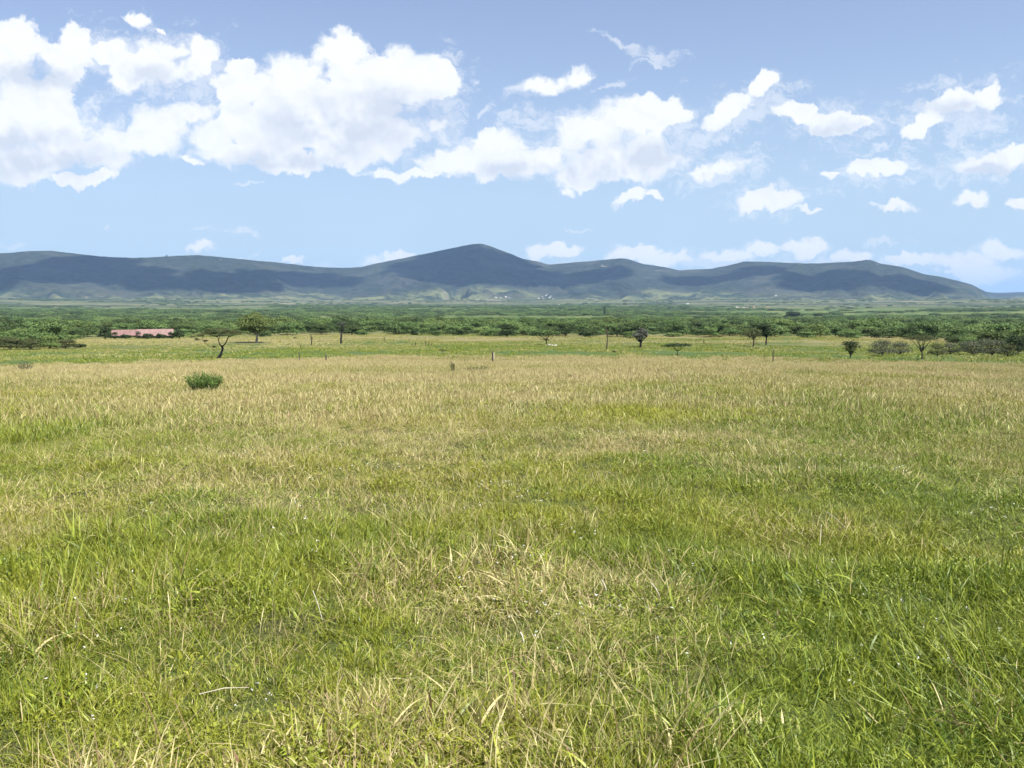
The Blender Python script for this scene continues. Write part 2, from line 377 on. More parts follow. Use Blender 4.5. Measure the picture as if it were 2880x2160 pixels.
def build_hills():
    th, el = [], []
    for px, py in SKYLINE:
        d = pdir(px, py); th.append(math.atan2(d[0], d[1])); el.append(d[2]/math.hypot(d[0], d[1]))
    ta = np.concatenate([np.linspace(th[0], th[-1], 1100)])
    e = np.interp(ta, th, el)
    ker = np.array([1, 2, 3, 2, 1.])/9; e = np.convolve(np.pad(e, 2, mode='edge'), ker, 'valid')
    e = e + 0.00025*fbm(ta*140, ta*0, 51, 3)
    px = np.interp(ta, th, [q[0] for q in SKYLINE])
    Rr = 9200 + 500*fbm(ta*5, ta*0+3, 11, 3) + 5500*sstep(px, 2745, 2800)
    Rf = 6100 + 260*fbm(ta*9, ta*0+9, 12, 3)
    t = np.concatenate([np.linspace(0, 1, 230), np.linspace(1, 1.6, 24)[1:]])
    T, A = np.meshgrid(t, ta, indexing='ij')
    RR = Rf + (Rr-Rf)*T
    X = RR*np.sin(A); Y = RR*np.cos(A)
    zb = 20.0
    Zr = CAMZ + e*Rr
    s = np.where(T <= 1, 0.16*T + 0.84*np.clip((T-0.20)/0.80, 0, 1)**1.45, 1-(T-1)*1.1)
    # spurs and gullies running down the slope
    wob = 0.05*fbm(X/900, Y/900, 21, 3)
    g = 1-np.abs(fbm((A+wob)*17+T*0.9, T*1.3, 31, 3))*2.1
    g2 = 1-np.abs(fbm((A+wob)*48-T*0.7, T*2.2, 33, 3))*2
    env = np.clip(T*3, 0, 1)*np.clip((1-T)*2.4, 0, 1)
    Z = zb + (Zr-zb)*s + env*(Zr-zb)*(0.12*(g-0.6) + 0.045*(g2-0.6))
    Z = Z + 9*fbm(X/110, Y/110, 41, 4)*np.clip((1.02-T)*3, 0.15, 1)*np.clip(T*6, 0, 1)
    # foothill knolls
    kn = np.clip(fbm(X/900, Y/700, 43, 3), 0, 1)*np.clip(T*6, 0, 1)*np.clip((0.55-T)*4, 0, 1)
    Z = Z + 12*kn
    Z = np.where(T < 0.001, -30, Z)
    V = np.stack([X, Y, Z], -1).reshape(-1, 3); na = len(ta)
    i = np.arange(len(t)-1)[:, None]*na; j = np.arange(na-1)[None]
    Fq = np.stack([i+j, i+j+1, i+na+j+1, i+na+j], -1).reshape(-1, 4)
    o = mesh_np('hills', V, Fq, M['hill'], smooth=True)
    tag(o, kind='structure', label='long line of blue scrub covered hills behind the plain')
    return ta, t, X, Y, Z
HILL = build_hills()
def hill_hit(px, py):
    d = pdir(px, py); th = math.atan2(d[0], d[1]); e = d[2]/math.hypot(d[0], d[1])
    ta, t, X, Y, Z = HILL
    k = int(np.argmin(abs(ta-th))); rr = np.hypot(X[:, k], Y[:, k])
    el = (Z[:, k]-CAMZ)/rr
    q = np.nonzero(el >= e)[0]
    i = q[0] if len(q) else int(np.argmax(el))
    return float(X[i, k]), float(Y[i, k]), float(Z[i, k])

# ------------------------------------------------------------------ high clouds that shade the hills (overhead, above the picture)
def build_shade_clouds():
    m, n = mat('cumulus_vapour'); finish(n, (0.85, 0.86, 0.88), 1.0, 0.0)
    spots = [(1330, 745, 700, 330), (180, 765, 420, 300), (600, 800, 520, 240), (2330, 790, 420, 260), (2560, 800, 330, 200), (900, 790, 300, 160), (-60, 800, 260, 200), (1540, 790, 260, 150), (2120, 765, 260, 120), (380, 770, 260, 160), (1680, 775, 330, 150), (780, 775, 330, 130), (1950, 790, 280, 140)]
    for k, (px, py, wx, wy) in enumerate(spots):
        p = Vector(hill_hit(px, py)); alt = 4300.0
        c = p + SUN*((alt-p.z)/SUN.z)
        nu, nv = 120, 32
        U, Vv = np.meshgrid(np.linspace(0, 2*math.pi, nu, endpoint=False), np.linspace(-math.pi/2, math.pi/2, nv))
        rad = 1.18+0.55*fbm(np.cos(U)*2.1+k*7, np.sin(U)*2.1+Vv, 60+k, 5, 0.6)
        x = wx*rad*np.cos(U)*np.cos(Vv); y = wy*2.0*rad*np.sin(U)*np.cos(Vv); z = 120*np.sin(Vv)*rad
        V = np.stack([x+c.x, y+c.y, z+c.z], -1).reshape(-1, 3)
        i = np.arange(nv-1)[:, None]*nu; j = np.arange(nu)[None]; jn = (j+1) % nu
        o = mesh_np('cloud', V, np.stack([i+j, i+jn, i+nu+jn, i+nu+j], -1).reshape(-1, 4), m, smooth=True)
        tag(o, 'cumulus cloud high above the plain shading the hills', None, 'clouds above the hills', 'structure')
build_shade_clouds()

# ------------------------------------------------------------------ mesh parts for plants
def tube(pts, rad, sides=6):
    pts = np.asarray(pts, float); n = len(pts); V = []; 
    for i in range(n):
        d = pts[min(i+1, n-1)]-pts[max(i-1, 0)]; d = d/(np.linalg.norm(d)+1e-9)
        a = np.cross(d, [0, 1, 0.1]); a /= np.linalg.norm(a)+1e-9; b = np.cross(d, a)
        for k in range(sides):
            t = 2*math.pi*k/sides; V.append(pts[i]+rad[i]*(a*math.cos(t)+b*math.sin(t)))
    Fq = []
    for i in range(n-1):
        for k in range(sides):
            Fq.append((i*sides+k, i*sides+(k+1) % sides, (i+1)*sides+(k+1) % sides, (i+1)*sides+k))
    V.append(pts[-1]+0*pts[-1]); tip = len(V)-1
    Ft = [((n-1)*sides+k, (n-1)*sides+(k+1) % sides, tip, tip) for k in range(sides)]
    return np.array(V), np.array([f for f in Fq]), np.array([(f[0], f[1], f[2]) for f in Ft])
class Acc:
    def __init__(s): s.V = []; s.Q = []; s.T = []; s.n = 0
    def add(s, V, Q=None, T=None):
        s.V.append(np.asarray(V, float))
        if Q is not None and len(Q): s.Q.append(np.asarray(Q)+s.n)
        if T is not None and len(T): s.T.append(np.asarray(T)+s.n)
        s.n += len(V)
    def tube(s, pts, rad, sides=6): s.add(*tube(pts, rad, sides))
    def box(s, c, h, rz=0):
        c = np.array(c); x, y, z = h
        V = np.array([(sx*x, sy*y, sz*z) for sz in (-1, 1) for sy in (-1, 1) for sx in (-1, 1)], float)
        ca, sa = math.cos(rz), math.sin(rz)
        V = np.stack([V[:, 0]*ca-V[:, 1]*sa, V[:, 0]*sa+V[:, 1]*ca, V[:, 2]], -1)+c
        s.add(V, [(0, 2, 3, 1), (4, 5, 7, 6), (0, 1, 5, 4), (2, 6, 7, 3), (0, 4, 6, 2), (1, 3, 7, 5)])
    def build(s, name, mat_, parent=None, smooth=False, link=True, attrs=None):
        fs = []
        if s.Q: fs.append(np.concatenate(s.Q))
        if s.T: fs.append(np.concatenate(s.T))
        return mesh_np(name, np.concatenate(s.V), fs, mat_, parent, smooth, attrs, link)
def leaf_cloud(lobes, per, size, flat=0.5, g=None, shell=0.35):
    """leaf faces through ellipsoid lobes -> V, F, rnd"""
    g = g or rng; Vs, Fs, Rn = [], [], []; base = 0
    for (c, rad) in lobes:
        n = max(6, int(per*rad[0]*rad[1]))
        d = g.normal(size=(n, 3)); d /= np.linalg.norm(d, axis=1)[:, None]
        d[:, 2] = np.where(d[:, 2] < -0.35, -d[:, 2]*0.5, d[:, 2])
        rr = g.random(n)**shell
        p = np.array(c)+d*rr[:, None]*np.array(rad)*(1+0.12*g.normal(size=(n, 1)))
        nrm = d*0.8+g.normal(size=(n, 3))*0.55+np.array([0, 0, flat]); nrm /= np.linalg.norm(nrm, axis=1)[:, None]
        a = np.cross(nrm, g.normal(size=(n, 3))); a /= np.linalg.norm(a, axis=1)[:, None]; b = np.cross(nrm, a)
        s = size*(0.5+g.random((n, 1)))
        q = np.stack([p-a*s, p-b*s*0.5, p+a*s, p+b*s*0.55], 1)
        Vs.append(q.reshape(-1, 3)); Fs.append(np.arange(n*4).reshape(n, 4)+base); base += n*4
        Rn.append(np.repeat(g.random(n), 4))
    return np.concatenate(Vs), np.concatenate(Fs), np.concatenate(Rn)
def crown_mesh(name, lobes, per, size, mat_, parent, **k):
    V, Fq, rn = leaf_cloud(lobes, per, size, **k)
    return mesh_np(name, V, Fq, mat_, parent, attrs={'rnd': rn})
def limb(acc, p0, p1, r0, r1, bend=0.1, seg=5, sides=6, g=None):
    g = g or rng; p0 = np.array(p0, float); p1 = np.array(p1, float); L = np.linalg.norm(p1-p0)
    off = g.normal(size=3)*bend*L; pts = []
    for i in range(seg+1):
        t = i/seg; pts.append(p0*(1-t)+p1*t+off*math.sin(math.pi*t)+g.normal(size=3)*0.015*L*(0 < i < seg))
    acc.tube(pts, [r0*(1-i/seg)+r1*i/seg for i in range(seg+1)], sides)

def acacia(name, loc, h, wdt, label, cat, crown_h=0.35, leafmat='olive', barkmat='bark', group=None, layers=1, lean=0.0, per=None, leaf=None, trunk_h=0.55, dense=1.0, off=0.0):
    """flat topped umbrella tree: forked trunk under a wide shallow crown"""
    t = empty(name, loc, label, cat, group)
    tr = Acc(); r0 = 0.035*h
    fork = (lean*h*0.35, 0, h*trunk_h*0.55)
    limb(tr, (0, 0, -0.15), fork, r0, r0*0.8, 0.05)
    lobes = []; hw = wdt/2
    nl = 9
    for k in range(nl):
        a = 2*math.pi*k/nl+rng.random()*0.5; q = hw*(0.35+0.42*rng.random())
        x = math.cos(a)*q+lean*h*0.6+off*wdt; y = math.sin(a)*q
        z = h*(1-crown_h*0.5)+h*crown_h*(0.18-0.34*(q/hw)**2)+h*0.04*rng.normal()
        limb(tr, fork, (x*0.9, y*0.9, z), r0*0.6, r0*0.14, 0.09)
        lobes.append(((x, y, z), (hw*(0.30+0.16*rng.random()), hw*0.36, h*crown_h*(0.26+0.12*rng.random()))))
    lobes.append(((lean*h*0.6+off*wdt, 0, h*(1-crown_h*0.35)), (hw*0.5, hw*0.5, h*crown_h*0.34)))
    tr.build('trunk', M[barkmat], t, True)
    crown_mesh('crown', lobes, (per or 60)*2.4*dense, leaf or 0.14, M[leafmat], t)
    return t
def round_tree(name, loc, h, wdt, label, cat, leafmat='bush', barkmat='bark', group=None, trunk=0.3, nlobe=9, per=60, leaf=0.16, shape='round'):
    t = empty(name, loc, label, cat, group)
    tr = Acc(); r0 = 0.045*h; top = (0.02*h, 0, h*trunk); limb(tr, (0, 0, -0.15), top, r0, r0*0.7, 0.04)
    lobes = []; hw = wdt/2; ch = h*(1-trunk)
    if trunk <= 0.12 and shape == 'round':       # leafy down to the ground
        for k in range(nlobe):
            a = 2*math.pi*k/nlobe+rng.random()*0.6; lowr = k % 2; q = hw*(0.58 if lowr else 0.34)*(0.8+0.3*rng.random())
            c = (math.cos(a)*q, math.sin(a)*q*0.8, h*(0.24 if lowr else 0.60)*(0.85+0.35*rng.random()))
            lobes.append((c, (hw*(0.40+0.12*rng.random()), hw*0.42, h*(0.24+0.08*rng.random()))))
            limb(tr, top, c, r0*0.5, r0*0.1, 0.06, 4, 5)
        nlobe = 0
    for k in range(nlobe):
        a = rng.random()*2*math.pi; u = (k+0.5)/nlobe
        prof = math.sin(math.pi*min(1, u*0.85+0.12)) if shape == 'round' else (0.25+0.75*u if shape == 'cone' else 0.8)
        q = hw*prof*0.55*rng.random()**0.5
        c = (math.cos(a)*q, math.sin(a)*q, h*trunk+ch*(0.12+0.74*u))
        lobes.append((c, (hw*prof*(0.5+0.25*rng.random())+0.1*hw, hw*prof*0.55+0.1*hw, ch*(0.17+0.1*rng.random()))))
        limb(tr, top, c, r0*0.5, r0*0.1, 0.06, 4, 5)
    tr.build('trunk', M[barkmat], t, True)
    crown_mesh('crown', lobes, per*1.9, leaf, M[leafmat], t)
    return t

# ------------------------------------------------------------------ scattering
def instancer(name, pts, rot, scl, idx, extra, sources):
    src = bpy.data.collections.new(name+'_kinds')
    for k, s in enumerate(sources): s.name = '%s_kind_%02d' % (name, k); src.objects.link(s)
    me = bpy.data.meshes.new(name); me.vertices.add(len(pts)); me.vertices.foreach_set('co', np.asarray(pts, np.float32).ravel())
    at = me.attributes.new('rot', 'FLOAT_VECTOR', 'POINT'); at.data.foreach_set('vector', np.asarray(rot, np.float32).ravel())
    at = me.attributes.new('scl', 'FLOAT_VECTOR', 'POINT'); at.data.foreach_set('vector', np.asarray(scl, np.float32).ravel())
    at = me.attributes.new('idx', 'INT', 'POINT'); at.data.foreach_set('value', np.asarray(idx, np.int32))
    for k, a in extra.items():
        at = me.attributes.new(k, 'FLOAT', 'POINT'); at.data.foreach_set('value', np.asarray(a, np.float32))
    o = bpy.data.objects.new(name, me); COL.objects.link(o)
    ng = bpy.data.node_groups.new(name+'_scatter', 'GeometryNodeTree')
    ng.interface.new_socket('Geometry', in_out='INPUT', socket_type='NodeSocketGeometry')
    ng.interface.new_socket('Geometry', in_out='OUTPUT', socket_type='NodeSocketGeometry')
    N = ng.nodes; L = ng.links
    gi = N.new('NodeGroupInput'); go = N.new('NodeGroupOutput'); ip = N.new('GeometryNodeInstanceOnPoints')
    ci = N.new('GeometryNodeCollectionInfo'); ci.inputs[0].default_value = src
    ci.inputs['Separate Children'].default_value = True; ci.inputs['Reset Children'].default_value = True
    def na(nm, ty):
        a = N.new('GeometryNodeInputNamedAttribute'); a.data_type = ty; a.inputs[0].default_value = nm; return a.outputs[0]
    e2r = N.new('FunctionNodeEulerToRotation')
    L.new(na('rot', 'FLOAT_VECTOR'), e2r.inputs[0]); L.new(e2r.outputs[0], ip.inputs['Rotation'])
    L.new(na('scl', 'FLOAT_VECTOR'), ip.inputs['Scale']); L.new(na('idx', 'INT'), ip.inputs['Instance Index'])
    ip.inputs['Pick Instance'].default_value = True
    L.new(gi.outputs[0], ip.inputs['Points']); L.new(ci.outputs[0], ip.inputs['Instance']); L.new(ip.outputs[0], go.inputs[0])
    md = o.modifiers.new('scatter', 'NODES'); md.node_group = ng
    return o
def scatter(rmin, rmax, dens, half=R(36)):
    area = half*(rmax**2-rmin**2); n = int(area*dens)
    r = np.sqrt(rng.random(n)*(rmax**2-rmin**2)+rmin**2); a = (rng.random(n)*2-1)*half
    return r*np.sin(a), r*np.cos(a)

# ------------------------------------------------------------------ grass kinds
def blades(n, rad, lmin, lmax, w0, lean=0.35, curl=0.6, seg=4, flatz=0.0, head=0.0, headn=1.0):
    """n curved tapering blades rooted in a disc"""
    a = rng.random(n)*2*math.pi; q = rad*np.sqrt(rng.random(n)); bx, by = q*np.cos(a), q*np.sin(a)
    L = lmin+(lmax-lmin)*rng.random(n)**1.3
    ph = rng.random(n)*2*math.pi; ln = np.abs(rng.normal(size=n))*lean; cu = curl*rng.random(n)*1.6
    wd = w0*(0.6+0.8*rng.random(n)); rnd = rng.random(n); tw = rng.random(n)*math.pi
    V = []; tips = []
    dx, dy = np.cos(ph), np.sin(ph); sx, sy = np.cos(tw), np.sin(tw)
    x = bx.copy(); y = by.copy(); z = np.full(n, -0.02)+flatz*rng.random(n)
    for i in range(seg+1):
        t = i/seg; prof = np.minimum(1, (1-t)*1.6+0.12)*(0.65+0.35*math.sin(math.pi*min(1, t+0.25)))
        if head > 0:
            prof = np.full(n, 0.45) if t < 0.72 else np.full(n, head if t < 0.99 else 0.35)
        hw_ = wd*prof*0.5
        V.append(np.stack([x-sx*hw_, y-sy*hw_, z], -1)); V.append(np.stack([x+sx*hw_, y+sy*hw_, z], -1)); tips += [np.full(n, t)]*2
        ang = ln+cu*(t+0.5/seg)*1.5
        x = x+dx*np.sin(ang)*L/seg; y = y+dy*np.sin(ang)*L/seg; z = z+np.cos(ang)*L/seg
    V = np.stack(V, 1); tips = np.stack(tips, 1); k = 2*(seg+1)
    base = (np.arange(n)*k)[:, None]
    Fq = np.concatenate([base+np.array([2*i, 2*i+1, 2*i+3, 2*i+2])[None] for i in range(seg)])
    return V.reshape(-1, 3), Fq, np.repeat(rnd, k), tips.ravel()
def tuft(parts):
    Vs, Fs, Rn, Tp = [], [], [], []; b = 0
    for (V, Fq, r, t) in parts: Vs.append(V); Fs.append(Fq+b); b += len(V); Rn.append(r); Tp.append(t)
    return mesh_np('grass_kind', np.concatenate(Vs), np.concatenate(Fs), M['grass'], attrs={'rnd': np.concatenate(Rn), 'tip': np.concatenate(Tp)}, link=False)
def dryness(part, lo, hi):       # keep a group of blades inside a range of the dry scale
    V, Fq, r, t = part; return V, Fq, lo+(hi-lo)*r, t

ZONES = [(330,1650,.6,-.35),(750,1640,.6,-.35),(560,2080,.5,-.3),(2500,2000,1.2,-.35),(2750,1500,1.6,-.35),(1750,1330,1.6,-.3),(2500,1250,2.2,-.3),(260,1260,2.2,-.3),(1900,1180,3,-.25),(100,1900,.6,-.25),
         (1400,2080,.45,.05),(1150,2020,.4,.05),(2800,1750,1.0,-.3),(2650,1900,.8,-.25),(1950,1700,.5,.25),(2300,1560,.6,.22),(1650,1620,.5,.12),(1300,1700,.5,.12),(1000,1200,3,.25),(500,1130,4,.25),(700,1440,1.1,.25),(2650,1100,6,.3),(1500,1060,7,.3),(560,1060,9,.2)]
def grass():
    near = []
    def rosette(n, L0, L1, wd, dryhi=None, rad=0.045):
        t = blades(n, rad, L0, L1, wd, 0.75, 1.1, 4)
        return t
    for k in range(5):   # short curled sward with small clumps standing out of it
        near.append(tuft([blades(230, 0.20, 0.025, 0.085, 0.0048, 0.9, 1.4, 3), rosette(46, 0.06, 0.15, 0.0055), blades(14, 0.2, 0.10, 0.22, 0.0028, 1.1, 1.0, 5)]))
    for k in range(3):   # matted straw with stems lying over
        near.append(tuft([blades(220, 0.20, 0.025, 0.08, 0.0046, 1.0, 1.4, 3), dryness(blades(16, 0.24, 0.08, 0.24, 0.0032, 1.45, 0.5, 6, 0.07), -0.7, 0.3), dryness(blades(40, 0.2, 0.04, 0.11, 0.004, 1.1, 1.2, 3), 0.0, 0.4)]))
    for k in range(2):   # broad arching blades
        near.append(tuft([blades(20, 0.07, 0.12, 0.28, 0.0095, 0.85, 1.5, 7), blades(220, 0.2, 0.025, 0.085, 0.0048, 0.9, 1.3, 3)]))
    for k in range(2):   # dry stems with seed heads
        near.append(tuft([blades(220, 0.20, 0.03, 0.09, 0.0046, 0.8, 1.2, 3), dryness(blades(5, 0.18, 0.12, 0.24, 0.0045, 0.4, 0.6, 6, head=1.3), 0.0, 0.3), rosette(50, 0.06, 0.16, 0.005)]))
    for k in range(2):   # long single straws
        near.append(tuft([dryness(blades(2, 0.2, 0.14, 0.36, 0.0045, 1.45, 0.45, 7, 0.08), -0.9, -0.2), blades(220, 0.2, 0.025, 0.085, 0.0048, 0.9, 1.3, 3), rosette(40, 0.06, 0.14, 0.0055)]))
    for k in range(3):   # fans of long arching blades and stems
        near.append(tuft([blades(18, 0.07, 0.16, 0.36, 0.008, 1.1, 1.3, 8), dryness(blades(14, 0.12, 0.16, 0.38, 0.004, 1.4, 0.8, 8), -0.7, 0.4), blades(120, 0.16, 0.04, 0.15, 0.0045, 0.5, 0.8, 3)]))
    for k in range(3):   # leafy weeds among the grass
        near.append(tuft([dryness(blades(130, 0.13, 0.014, 0.036, 0.0085, 1.0, 0.9, 3, flatz=0.075), 0.4, 1.0), dryness(blades(12, 0.10, 0.06, 0.12, 0.003, 0.4, 0.4, 3), 0.3, 1.0), blades(150, 0.2, 0.025, 0.085, 0.0048, 0.9, 1.3, 3)]))
    nN = len(near)
    mid = [tuft([blades(240, 0.34, 0.06, 0.17, 0.008, 0.65, 0.9, 2), dryness(blades(12, 0.3, 0.14, 0.28, 0.006, 0.3, 0.4, 4, head=1.4), 0.0, 0.6)]) for _ in range(5)]
    mid += [tuft([blades(240, 0.34, 0.05, 0.17, 0.008, 0.6, 0.8, 2)]) for _ in range(3)]
    far = [tuft([blades(190, 0.6, 0.10, 0.28, 0.015, 0.3, 0.5, 2), dryness(blades(60, 0.55, 0.18, 0.34, 0.010, 0.25, 0.5, 3, head=1.2), 0.0, 0.9)]) for _ in range(5)]
    far += [tuft([blades(220, 0.6, 0.08, 0.26, 0.015, 0.4, 0.6, 2)]) for _ in range(2)]
    low = [tuft([blades(90, 0.7, 0.06, 0.18, 0.03, 0.5, 0.6, 2)]) for _ in range(4)]
    P_, Rt, S, I, D, Hh = [], [], [], [], [], []
    def put(x, y, idx, smin, smax, tilt):
        r = np.hypot(x, y); n = len(x)
        P_.append(np.stack([x, y, ground(x, y)], -1))
        e_ = 0.06; gx = (ground(x+e_, y)-ground(x-e_, y))/(2*e_); gy = (ground(x, y+e_)-ground(x, y-e_))/(2*e_)
        nx, ny = -gx, -gy; sp = rng.random(n)*6.283          # stand each tuft square on the slope, then spin it
        bb = nx*np.cos(sp)+ny*np.sin(sp); aa = nx*np.sin(sp)-ny*np.cos(sp)
        Rt.append(np.stack([aa+rng.normal(size=n)*tilt, bb+rng.normal(size=n)*tilt, sp], -1))
        s = smin+(smax-smin)*rng.random(n)
        lump = np.clip(0.95+(0.6*fbm(x/0.5, y/0.5, 71, 3)+0.4*fbm(x/1.6, y/1.6, 73, 3))*(r < 34)+0.3*fbm(x/5, y/5, 72, 3), 0.62, 1.3)
        s = s*np.clip(1+(0.9*fbm(x/0.4, y/0.4, 74, 2)+0.5*fbm(x/1.3, y/1.3, 75, 2))*(r < 34), 0.86, 1.25)
        S.append(np.stack([s, s, s*lump], -1)); I.append(idx)
        lr = np.log(np.maximum(r, 1))
        d = np.interp(lr, np.log([2.5, 5, 8, 12, 18, 28, 45, 90]), [.22, .20, .08, .02, .06, .26, .58, .82])
        d = d+0.50*fbm(x/1.1, y/1.1, 81, 3)*(r < 14)+0.46*fbm(x/6, y/6, 82, 4)+0.36*fbm(x/20+3, y/20, 83, 4)
        th = np.arctan2(x, y)
        for px_, py_, rad_, amt_ in ZONES:      # lusher hollows and straw mats that the meadow shows
            q_ = hit(px_, py_); d = d+amt_*np.exp(-((x-q_[0])**2+(y-q_[1])**2)/(rad_*rad_))
        d = d-0.34*sstep(th, 0.18, 0.42)*sstep(-r, -16, -9)     # greener towards the right foreground
        d = d+0.10*rng.normal(size=n)
        D.append(d); Hh.append(np.clip(0.5+0.22*rng.normal(size=n)+0.9*fbm(x/2.5+9, y/2.5, 91, 3)-0.40*sstep(th, 0.05, 0.4)*(r < 25), 0, 1))
    x, y = scatter(1.9, 7.5, 105); r = np.hypot(x, y)
    m = fbm(x/0.7, y/0.7, 95, 3)
    u = rng.random(len(x)); strawy = m > 0.10
    idx = np.where(strawy & (u < 0.75), 5+(rng.random(len(x))*3).astype(int), (rng.random(len(x))*5).astype(int))
    u = rng.random(len(x)); br = fbm(x/1.1+5, y/1.1, 96, 2) > 0.15
    idx = np.where(br & (u < 0.40), 8+(rng.random(len(x))*2).astype(int), idx)
    idx = np.where((u > 0.95), 10+(rng.random(len(x))*2).astype(int), idx)
    idx = np.where((u > 0.42) & (u < 0.47), 12+(rng.random(len(x))*2).astype(int), idx)
    wd = (fbm(x/0.8+7, y/0.8, 196, 2) > 0.15) & (rng.random(len(x)) < 0.3)
    idx = np.where(wd, 17+(rng.random(len(x))*3).astype(int), idx)
    put(x, y, idx, 0.8, 1.35, 0.09)
    # the clumps that stand out in the foreground: (photo x, photo y, spread m, count)
    FX, FY = [], []
    for (qx, qy, sp, cnt) in [(160,1800,0.4,12),(310,1760,0.35,8),(90,1720,0.3,4),(620,1980,0.3,5),(870,2060,0.3,4),(1180,2080,0.4,5),(1500,2090,0.4,12),(1700,2080,0.45,12),(1850,2120,0.35,8),
                              (2350,1790,0.25,6),(2330,1900,0.3,4),(2000,1760,0.35,5),(2130,1950,0.3,3),(1010,1650,0.3,4),(1250,1880,0.35,4),(1900,1690,0.3,4),(2780,2080,0.3,3),(730,1330,0.5,4),(1480,1240,0.6,4),(2600,1250,0.6,4)]:
        p = hit(qx, qy)
        for _ in range(cnt): FX.append(p[0]+rng.normal()*sp*0.6); FY.append(p[1]+rng.normal()*sp*0.6)
    FX = np.array(FX); FY = np.array(FY)
    put(FX, FY, 14+(rng.random(len(FX))*3).astype(int), 0.6, 1.0, 0.22)
    D[-1] = D[-1]+0.12
    x, y = scatter(7.3, 17, 52)
    idx = (rng.random(len(x))*5).astype(int); u = rng.random(len(x)); idx = np.where(u < 0.25, 5+(u*12).astype(int), idx)
    idx = np.where(u > 0.94, 10+(rng.random(len(x))*2).astype(int), idx)
    idx = np.where((u > 0.78) & (u < 0.90), 17+(rng.random(len(x))*3).astype(int), idx)
    put(x, y, idx, 0.8, 1.3, 0.09)
    x, y = scatter(16, 38, 18)
    put(x, y, nN+(rng.random(len(x))*8).astype(int), 0.8, 1.3, 0.08)
    x, y = scatter(36, 104, 5.0)
    th = np.arctan2(x, y); r = np.hypot(x, y)
    lim = 91+9*fbm(th*14, th*0, 97, 3)+12*sstep(th, 0.30, 0.5)
    k = r < lim+16*rng.random(len(r))**3; x, y = x[k], y[k]
    put(x, y, nN+8+(rng.random(len(x))*7).astype(int), 0.8, 1.25, 0.05)
    x, y = scatter(88, 320, 0.34); r = np.hypot(x, y)
    k = fbm(x/14, y/14, 98, 3) > -0.25; x, y = x[k], y[k]
    n0 = len(D); put(x, y, nN+15+(rng.random(len(x))*4).astype(int), 0.9, 2.2, 0.03)
    D[-1] = np.interp(np.hypot(x, y), [90, 120, 190, 300], [0.0, 0.02, 0.30, 0.42])+0.8*fbm(x/28, y/28, 99, 4); Hh[-1] = Hh[-1]*0.5
    x, y = scatter(84, 175, 0.9); k = fbm(x/7, y/7, 198, 3) > -0.05; x, y = x[k], y[k]
    put(x, y, nN+15+(rng.random(len(x))*4).astype(int), 0.7, 1.5, 0.03)
    D[-1] = 0.10+0.8*fbm(x/9, y/9, 199, 3); Hh[-1] = Hh[-1]*0.45
    Cc = lambda L: np.concatenate(L)
    o = instancer('grass', Cc(P_), Cc(Rt), Cc(S), Cc(I), {'dry': Cc(D), 'hue': Cc(Hh)}, near+mid+far+low)
    tag(o, 'green and straw coloured meadow grass covering the foreground', 'grass', kind='stuff')
    print('grass instances', len(Cc(I)))
grass()

def wildflowers():
    kinds = []
    for k in range(3):
        Vs, Fs = [], []; b = 0
        for j in range(5):
            c = np.array([rng.normal()*0.12, rng.normal()*0.12, 0.05+0.05*rng.random()])
            for q in range(3):
                d = rng.normal(size=3); d /= np.linalg.norm(d); e = np.cross(d, rng.normal(size=3)); e /= np.linalg.norm(e)
                s = 0.0026+0.0032*rng.random(); c2 = c+rng.normal(size=3)*0.006
                Vs.append(np.stack([c2-d*s*1.6, c2-e*s*0.6, c2+d*s*1.6, c2+e*s*0.6])); Fs.append(np.arange(4)+b); b += 4
        kinds.append(mesh_np('flower_kind', np.concatenate(Vs), np.array(Fs), M['petal'], link=False))
    x1, y1 = scatter(3.5, 9, 1.6); x2, y2 = scatter(9, 26, 0.7)
    x = np.concatenate([x1, x2]); y = np.concatenate([y1, y2])
    k = fbm(x/2.2, y/2.2, 101, 3) > 0.08; x, y = x[k], y[k]; n = len(x)
    s = 0.7+0.7*rng.random(n)+np.hypot(x, y)/26
    o = instancer('wildflowers', np.stack([x, y, ground(x, y)], -1), np.stack([x*0, x*0, rng.random(n)*6.28], -1), np.stack([s, s, np.minimum(s, 1.2)], -1), (rng.random(n)*3).astype(int), {}, kinds)
    tag(o, 'tiny white flowers and bleached leaf bits scattered in the grass', 'wildflowers', kind='stuff')
wildflowers()

# ------------------------------------------------------------------ bush forest of the plain
EDGE = [(-300,985),(0,976),(120,972),(240,951),(500,949),(900,943),(1300,946),(1430,948),(1600,946),(1900,950),(2300,950),(2550,955),(2690,962),(2760,978),(2880,988),(3200,992)]
ORD = ['first','second','third','fourth','fifth','sixth','seventh','eighth','ninth','tenth','eleventh','twelfth','thirteenth','fourteenth','fifteenth','sixteenth','seventeenth','eighteenth','nineteenth','twentieth']
ED_T, ED_R = [], []
for px, py in EDGE:
    q = hit(px, py); ED_T.append(math.atan2(q[0], q[1])); ED_R.append(math.hypot(q[0], q[1]))
print('forest edge r', [int(v) for v in ED_R])
def edge_r(th): return np.interp(th, ED_T, ED_R)

